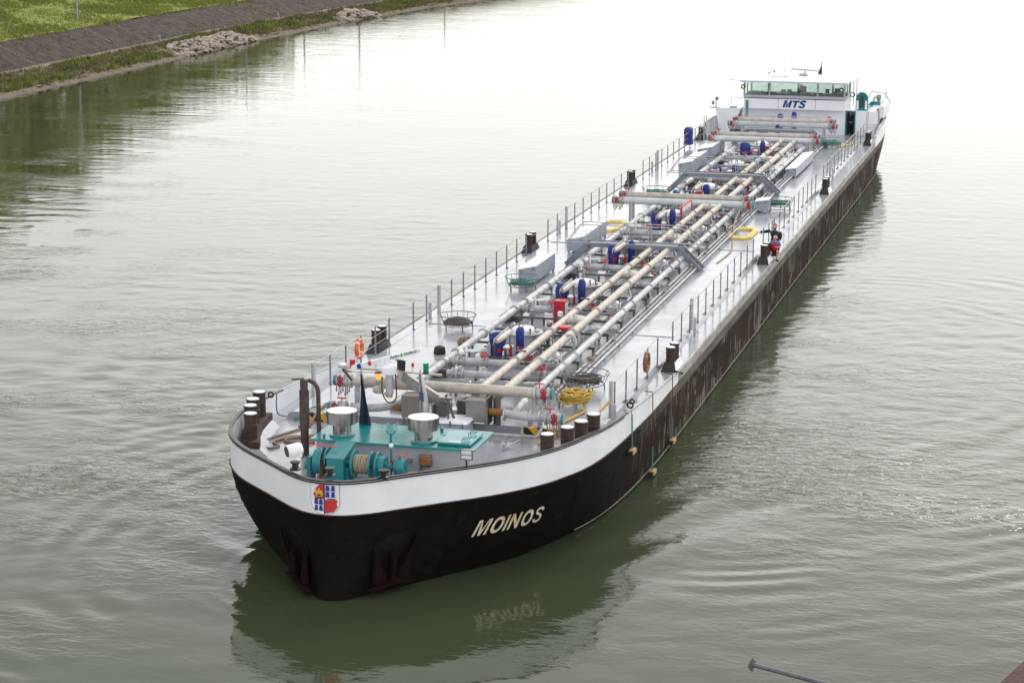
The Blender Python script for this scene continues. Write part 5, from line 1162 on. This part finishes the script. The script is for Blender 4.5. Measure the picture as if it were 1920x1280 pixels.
tc=n.nodes.new('ShaderNodeTexCoord')
def wn(sc_,st,det,dist):
    q=n.nodes.new('ShaderNodeMapping'); q.inputs['Scale'].default_value=st; L.new(tc.outputs['Object'],q.inputs[0]); N=n.nodes.new('ShaderNodeTexNoise'); N.inputs['Scale'].default_value=sc_; N.inputs['Detail'].default_value=det; N.inputs['Distortion'].default_value=dist; L.new(q.outputs[0],N.inputs[0]); return N.outputs[0]
a=wn(2.1,(.9,1.5,1),3,.9)
an=n.nodes.new('ShaderNodeAttribute'); an.attribute_name='ripple'
mu=n.nodes.new('ShaderNodeMath'); mu.operation='MULTIPLY'; L.new(a,mu.inputs[0]); L.new(an.outputs['Fac'],mu.inputs[1])
b=n.nodes.new('ShaderNodeBump'); b.inputs['Strength'].default_value=1; b.inputs['Distance'].default_value=.040; a2=wn(.75,(.5,1.5,1),2,.5); an2=n.nodes.new('ShaderNodeAttribute'); an2.attribute_name='far_ripple'
mu2=n.nodes.new('ShaderNodeMath'); mu2.operation='MULTIPLY_ADD'; L.new(a2,mu2.inputs[0]); L.new(an2.outputs['Fac'],mu2.inputs[1]); L.new(mu.outputs[0],mu2.inputs[2]); L.new(mu2.outputs[0],b.inputs['Height']); L.new(b.outputs[0],p.inputs['Normal'])
me.materials.append(WM); wo_=bpy.data.objects.new('water',me); col.objects.link(wo_); tag(wo_,'grey-green rippled canal water reflecting a bright overcast sky','water',kind='structure')
# ================================================================== river bank
SHY=[-400,100,119,142,161,189,215,232,255,272,300,400,700]; SHX=[-58,-70.6,-71.4,-72.4,-73.4,-75.1,-75.5,-75.3,-74.7,-72.6,-70,-62,-20]
def shore(y): return float(np.interp(y,SHY,SHX))
def sheet(name,prof,mn,kind='structure',y0=60,y1=460,dy=1.2,nz_=.15,sc_=.35,lab=None):
    mb=MB().use(mn); rows=[]
    for y in np.arange(y0,y1,dy):
        xs_=shore(y); r=[]
        for s_,z in prof:
            nn=mnoise.noise(Vector((s_*sc_,y*sc_,3)))*nz_; r.append((xs_-s_+nn,y,z+nn*.5))
        rows.append(r)
    grid(mb,rows); o=mb.build(name); tag(o,lab,None,kind=kind); return o
mat('bank_soil',(.17,.145,.09),.95,c2=(.11,.115,.045),vs=.5,bump=.8,bs=3)
mat('pitched_stone',(.062,.042,.033),.9,c2=(.018,.013,.011),vs=1.1,bump=1,bs=5,stretch=(1,1,1))
mat('path_dust',(.22,.185,.145),.95,c2=(.16,.135,.10),vs=.8)
mat('meadow',(.18,.22,.03),.95,c2=(.21,.23,.05),vs=.22,bump=.8,bs=2)
mat('shore_stone',(.17,.13,.10),.9,c2=(.09,.07,.05),vs=2,bump=1,bs=6)
def dens(prof,step):
    out=[]
    for (a,b),(c,d_) in zip(prof[:-1],prof[1:]):
        k=max(1,int((c-a)/step)); out+=[(a+(c-a)*j/k,b+(d_-b)*j/k) for j in range(k)]
    return out+[prof[-1]]
sheet('shore_edge',dens([(-.6,-.6),(.0,.02),(.3,.14),(.55,.3)],.2),'shore_stone',nz_=.25,sc_=1.1,dy=.6)
sheet('lower_bank',dens([(.5,.28),(2.5,.6),(5.5,.94)],.4),'bank_soil',nz_=.25,sc_=.7,dy=.8)
sheet('towpath',dens([(5.4,.93),(6.6,.98)],.4),'path_dust',nz_=.04,dy=1.5)
sheet('stone_slope',dens([(6.55,.98),(6.9,1.0),(11.6,2.9)],.4),'pitched_stone',nz_=.16,sc_=1.3,dy=.6)
sheet('meadow',dens([(11.6,2.9),(18,4.2),(26,6.2),(34,7.2),(60,8)],1.0)+[(400,9)],'meadow',nz_=.5,sc_=.15,dy=2)
# pale transverse joints on the stone slope
mb=MB().use('rock')
for y in (141,163,171,206,233):
    x0=shore(y)
    for k in range(14): t=k/13; mb.box(x0-7.0-4.5*t-.12,x0-7.0-4.5*t+.12,y+t*.6-.05,y+t*.6+.05,1.02+1.85*t-.02,1.02+1.85*t+.06)
tag(mb.build('slope_joints'),kind='structure')
# grass tufts and weeds (uncountable)
def tufts(name,N,srange,yr,h0,h1,mats_,label,seed,zf,dens_fn=None):
    q=random.Random(seed); mb=MB()
    for k in range(N):
        y=q.uniform(*yr); s_=q.uniform(*srange)
        cl=mnoise.noise(Vector((s_*.35,y*.12,seed)))
        if dens_fn and not dens_fn(s_,y,q): continue
        if cl<-.15 and q.random()<.6: continue
        x=shore(y)-s_; z=zf(s_); h_=q.uniform(h0,h1)*(1+.8*max(0,cl))
        mb.use(q.choice(mats_) if cl>0.05 else mats_[0])
        for j in range(5):
            a=q.uniform(0,6.28); w_=h_*.16; dx,dy=math.cos(a),math.sin(a); lx=q.uniform(-.4,.4)*h_; ly=q.uniform(-.4,.4)*h_; ox=q.uniform(-.2,.2); oy=q.uniform(-.3,.3)
            mb.add([(x+ox-dx*w_,y+oy-dy*w_,z-.03),(x+ox+dx*w_,y+oy+dy*w_,z-.03),(x+ox+lx+dx*w_*.3,y+oy+ly,z+h_)],[(0,1,2)])
    o=mb.build(name); return tag(o,label,None,kind='stuff')
mat('grass_a',(.20,.23,.035),.8,c2=(.15,.19,.03),vs=.12); mat('grass_b',(.10,.15,.025),.8,var=.3,vs=.4); mat('grass_d',(.17,.21,.035),.8,var=.2,vs=.3); mat('grass_c',(.24,.21,.08),.85,var=.3,vs=.4); mat('weed_red',(.15,.13,.055),.85,var=.3,vs=.4)
zl=lambda s_: float(np.interp(s_,[0,.3,.55,2.5,5.5,6.6,6.9,11.6,18,26,34],[0,.14,.3,.6,.94,.98,1,2.9,4.2,6.2,7.2]))
HEAP=lambda s_,y,q: not ((162.5<y<190 and s_<3.0) or (220.5<y<236.5 and s_<2.5))
tufts('lower_bank_weeds',13000,(.6,5.3),(105,300),.12,.42,['weed_red','grass_b','grass_c','grass_b','grass_a'],'low green and straw-coloured weeds along the water edge',1,zl,HEAP)
tufts('meadow_grass',28000,(11.2,24),(105,290),.12,.32,['grass_a','grass_a','grass_d','grass_c'],'bright green meadow grass above the stone slope',2,zl)
tufts('slope_weeds',1800,(6.2,11.2),(105,290),.08,.2,['weed_red','grass_c'],'sparse reddish weeds growing in the stone slope',3,zl)
# larger bushes on the lower bank
def bush(y,s_,r,mn,label,group=None):
    q=random.Random(int(y*7)); x=shore(y)-s_; z=zl(s_); mb=MB().use(mn)
    for k in range(260):
        a=q.uniform(0,6.28); e_=q.uniform(0,1.4); rr_=r*q.uniform(.5,1)*(1+.3*math.sin(a*3)); c=Vector((x+rr_*math.cos(a)*math.cos(e_),y+1.5*rr_*math.sin(a)*math.cos(e_),z+.9*rr_*math.sin(e_)))
        u=Vector((q.uniform(-1,1),q.uniform(-1,1),q.uniform(-.4,1))).normalized()*.12; v=Vector((q.uniform(-1,1),q.uniform(-1,1),q.uniform(-1,1))).normalized()*.10
        mb.add([c,c+u,c+u+v,c+v],[(0,1,2,3)])
    return tag(mb.build('shore_bush',None,(x,y,z)),label,'bush',group)
bush(150,1.6,.7,'grass_b','dark green bush at the water edge left of the larger stone heap')
bush(139,2.4,.8,'grass_b','green bush on the lower bank far left')
bush(205,1.6,.9,'grass_b','dark green bush between the two stone heaps')
bush(199,2.2,.7,'grass_a','yellow-green bush between the two stone heaps')
bush(242,1.8,1.0,'weed_red','reddish bush just beyond the smaller stone heap')
bush(250,1.6,1.0,'grass_b','green bush at the water edge beyond the smaller stone heap')
bush(268,1.4,1.1,'weed_red','russet bush farthest along the shore'); bush(219,2.0,.7,'grass_b','small green bush just before the smaller stone heap')
# riprap heaps: every boulder on its own
q=random.Random(11); rocks=[]
for k in range(5):
    bm=bmesh.new(); bmesh.ops.create_icosphere(bm,subdivisions=1,radius=1)
    for v in bm.verts:
        nn=q.uniform(-.28,.28); v.co*=1+nn; v.co.z*=.6; v.co.x*=1.35
        for ax in range(3): v.co[ax]=round(v.co[ax]*3.2)/3.2*.5+v.co[ax]*.5
    me=bpy.data.meshes.new('boulder'); bm.to_mesh(me); bm.free(); me.materials.append(MATS['rock']); rocks.append(me)
for (ya,yb,N,s1,hm,lab,grp) in ((164,188.5,190,3.1,1.15,'pale angular boulder in the larger stone heap at the water edge','boulders of the larger heap'),(222,235,95,2.6,1.1,'pale angular boulder in the smaller, farther stone heap at the water edge','boulders of the smaller heap')):
    for k in range(N):
        y=q.uniform(ya,yb); s_=q.uniform(-.1,s1)*min(1,.35+(y-ya)/5,.35+(yb-y)/5); o=bpy.data.objects.new('boulder',rocks[k%5]); col.objects.link(o)
        z=hm*math.sin(PI*min(1,max(0,(s_+.2)/(s1+.4))*.75))*q.uniform(.7,1.0)*min(1,.35+(y-ya)/5,.35+(yb-y)/5)+.05
        o.location=(shore(y)-s_,y,z); r_=q.uniform(.24,.46); o.scale=(r_,r_*q.uniform(.8,1.3),r_*q.uniform(.7,1.1)); o.rotation_euler=(q.uniform(-.5,.5),q.uniform(-.5,.5),q.uniform(0,6)); tag(o,lab,'boulder',grp)
for y,lb in ((172,'short pale marker post at the foot of the stone slope, nearer one'),(212,'short pale marker post at the foot of the stone slope, farther one')):
    tag(MB().use('rock').box(shore(y)-6.0,shore(y)-5.8,y-.1,y+.1,.9,1.65,.02).build('marker_post',None,(shore(y)-5.9,y,.9)),lb,'post','marker posts')
# lamp posts on the bank (most of them are seen only mirrored in the water)
def lamp(x,y,z0,h_,label):
    o=empty('lamp_post',(x,y,z0)); tag(o,label,'lamp post','lamp posts along the canal bank')
    MB().use('galvanised').tube([(x,y,z0-.3),(x,y,z0+h_*.6),(x,y,z0+h_)],[.14,.10,.07],8).build('pole',o)
    MB().use('galvanised').bar((x,y,z0+h_),(x+1.2,y,z0+h_+.1),.08,.08).box(x+.9,x+1.6,y-.15,y+.15,z0+h_+.05,z0+h_+.17,.02).build('lamp_head',o)
lamp(-88.2,168.9,3.5,9,'grey lamp post on the meadow at top left of the photo')
for x,y,h_,lb in ((-93,219,3.6,'lamp post mirrored in the water as the faint leftmost streak'),(-93,230,6.6,'lamp post mirrored as the dark streak beyond the larger stone heap'),(-93,253,3.8,'lamp post mirrored as the double streak between the heaps'),(-93,278,6.6,'lamp post mirrored beside the smaller stone heap'),(-93,325,5.4,'lamp post mirrored farthest right along the bank')):
    lamp(x,y,5.4,h_,lb)
# trees above the frame whose mirror image darkens the water at the left
LF=None
def tree(x,y,z,h_,r,label,seed):
    q=random.Random(seed); o=empty('bank_tree',(x,y,z)); tag(o,label,'tree','trees on the left bank')
    mb=MB().use('bark').tube([(x,y,z-.4),(x+.1,y,z+h_*.4),(x,y+.2,z+h_*.85)],[.35,.24,.06],8)
    for k in range(6): a=k*1.1; mb.tube([(x,y,z+h_*(.3+.08*k)),(x+r*.6*math.cos(a),y+r*.6*math.sin(a),z+h_*(.5+.07*k))],[.1,.03],5)
    mb.build('trunk',o); cm=MB().use('leaf')
    cl=[(Vector((x+q.uniform(-1,1)*r*.6,y+q.uniform(-1,1)*r*.6,z+h_*q.uniform(.25,.88))),r*q.uniform(.35,.6)) for _ in range(13)]
    for c,rr_ in cl:
        for j in range(190):
            d_=Vector((q.gauss(0,1),q.gauss(0,1),q.gauss(0,1))).normalized()*rr_*q.uniform(.5,1.05); p_=c+d_; u=Vector((q.uniform(-1,1),q.uniform(-1,1),q.uniform(-1,1))).normalized()*.55; v=u.orthogonal().normalized()*.5
            cm.add([p_,p_+u,p_+u+v,p_+v],[(0,1,2,3)])
    cm.build('crown',o)
for k,(x,y,h_) in enumerate(((-104,100,17),(-102,109,18),(-105,118,19),(-102,126,19),(-106,134,20),(-103,142,20),(-106,150,19.5),(-103,158,19),(-106,166,18.5),(-103,173,17.5),(-106,181,16),(-104,188,13.5),(-107,196,11),(-106,204,9.5),(-106,212,8),(-105,220,6.8),(-106,229,5.8),(-105,238,5),(-106,247,4.2),(-105,257,3.6),(-106,268,3))):
    tree(x,y,6.8,h_,5.5,'broad green tree on the left bank, number of a continuous row above the stone slope' if 0 else 'broad green tree in the row along the top of the left bank',k)
# ================================================================== quay corner and steel pipe at lower right
qc=tag(MB().use('quay_rust').prism([(17.72,-2.15),(18.22,-.5),(19.2,2.7),(26,2.7),(26,-9),(15.65,-9)],2,-1,.85).prism([(17.66,-2.17),(18.16,-.48),(19.15,2.78),(26,2.78),(26,-9.05),(15.6,-9.05)],2,.85,1.0).build('quay_corner',None,(20,-4,0)),'rusty brown corner of a steel quay at the lower right edge','quay')
pp=tag(empty('steel_pipe',(12,-2.5,1)),'slate-grey steel pipe with an end flange reaching in over the water','pipe')
d_=Vector((1.66,-.73,0)).normalized(); A0=Vector((11.99,-2.48,1.0)); 
MB().use('pipe_slate').cyl(A0,A0+d_*7.5,.055,n=14).build('tube',pp); MB().use('pipe_slate').disc(A0,d_,.17,.035,4).build('end_plate',pp)
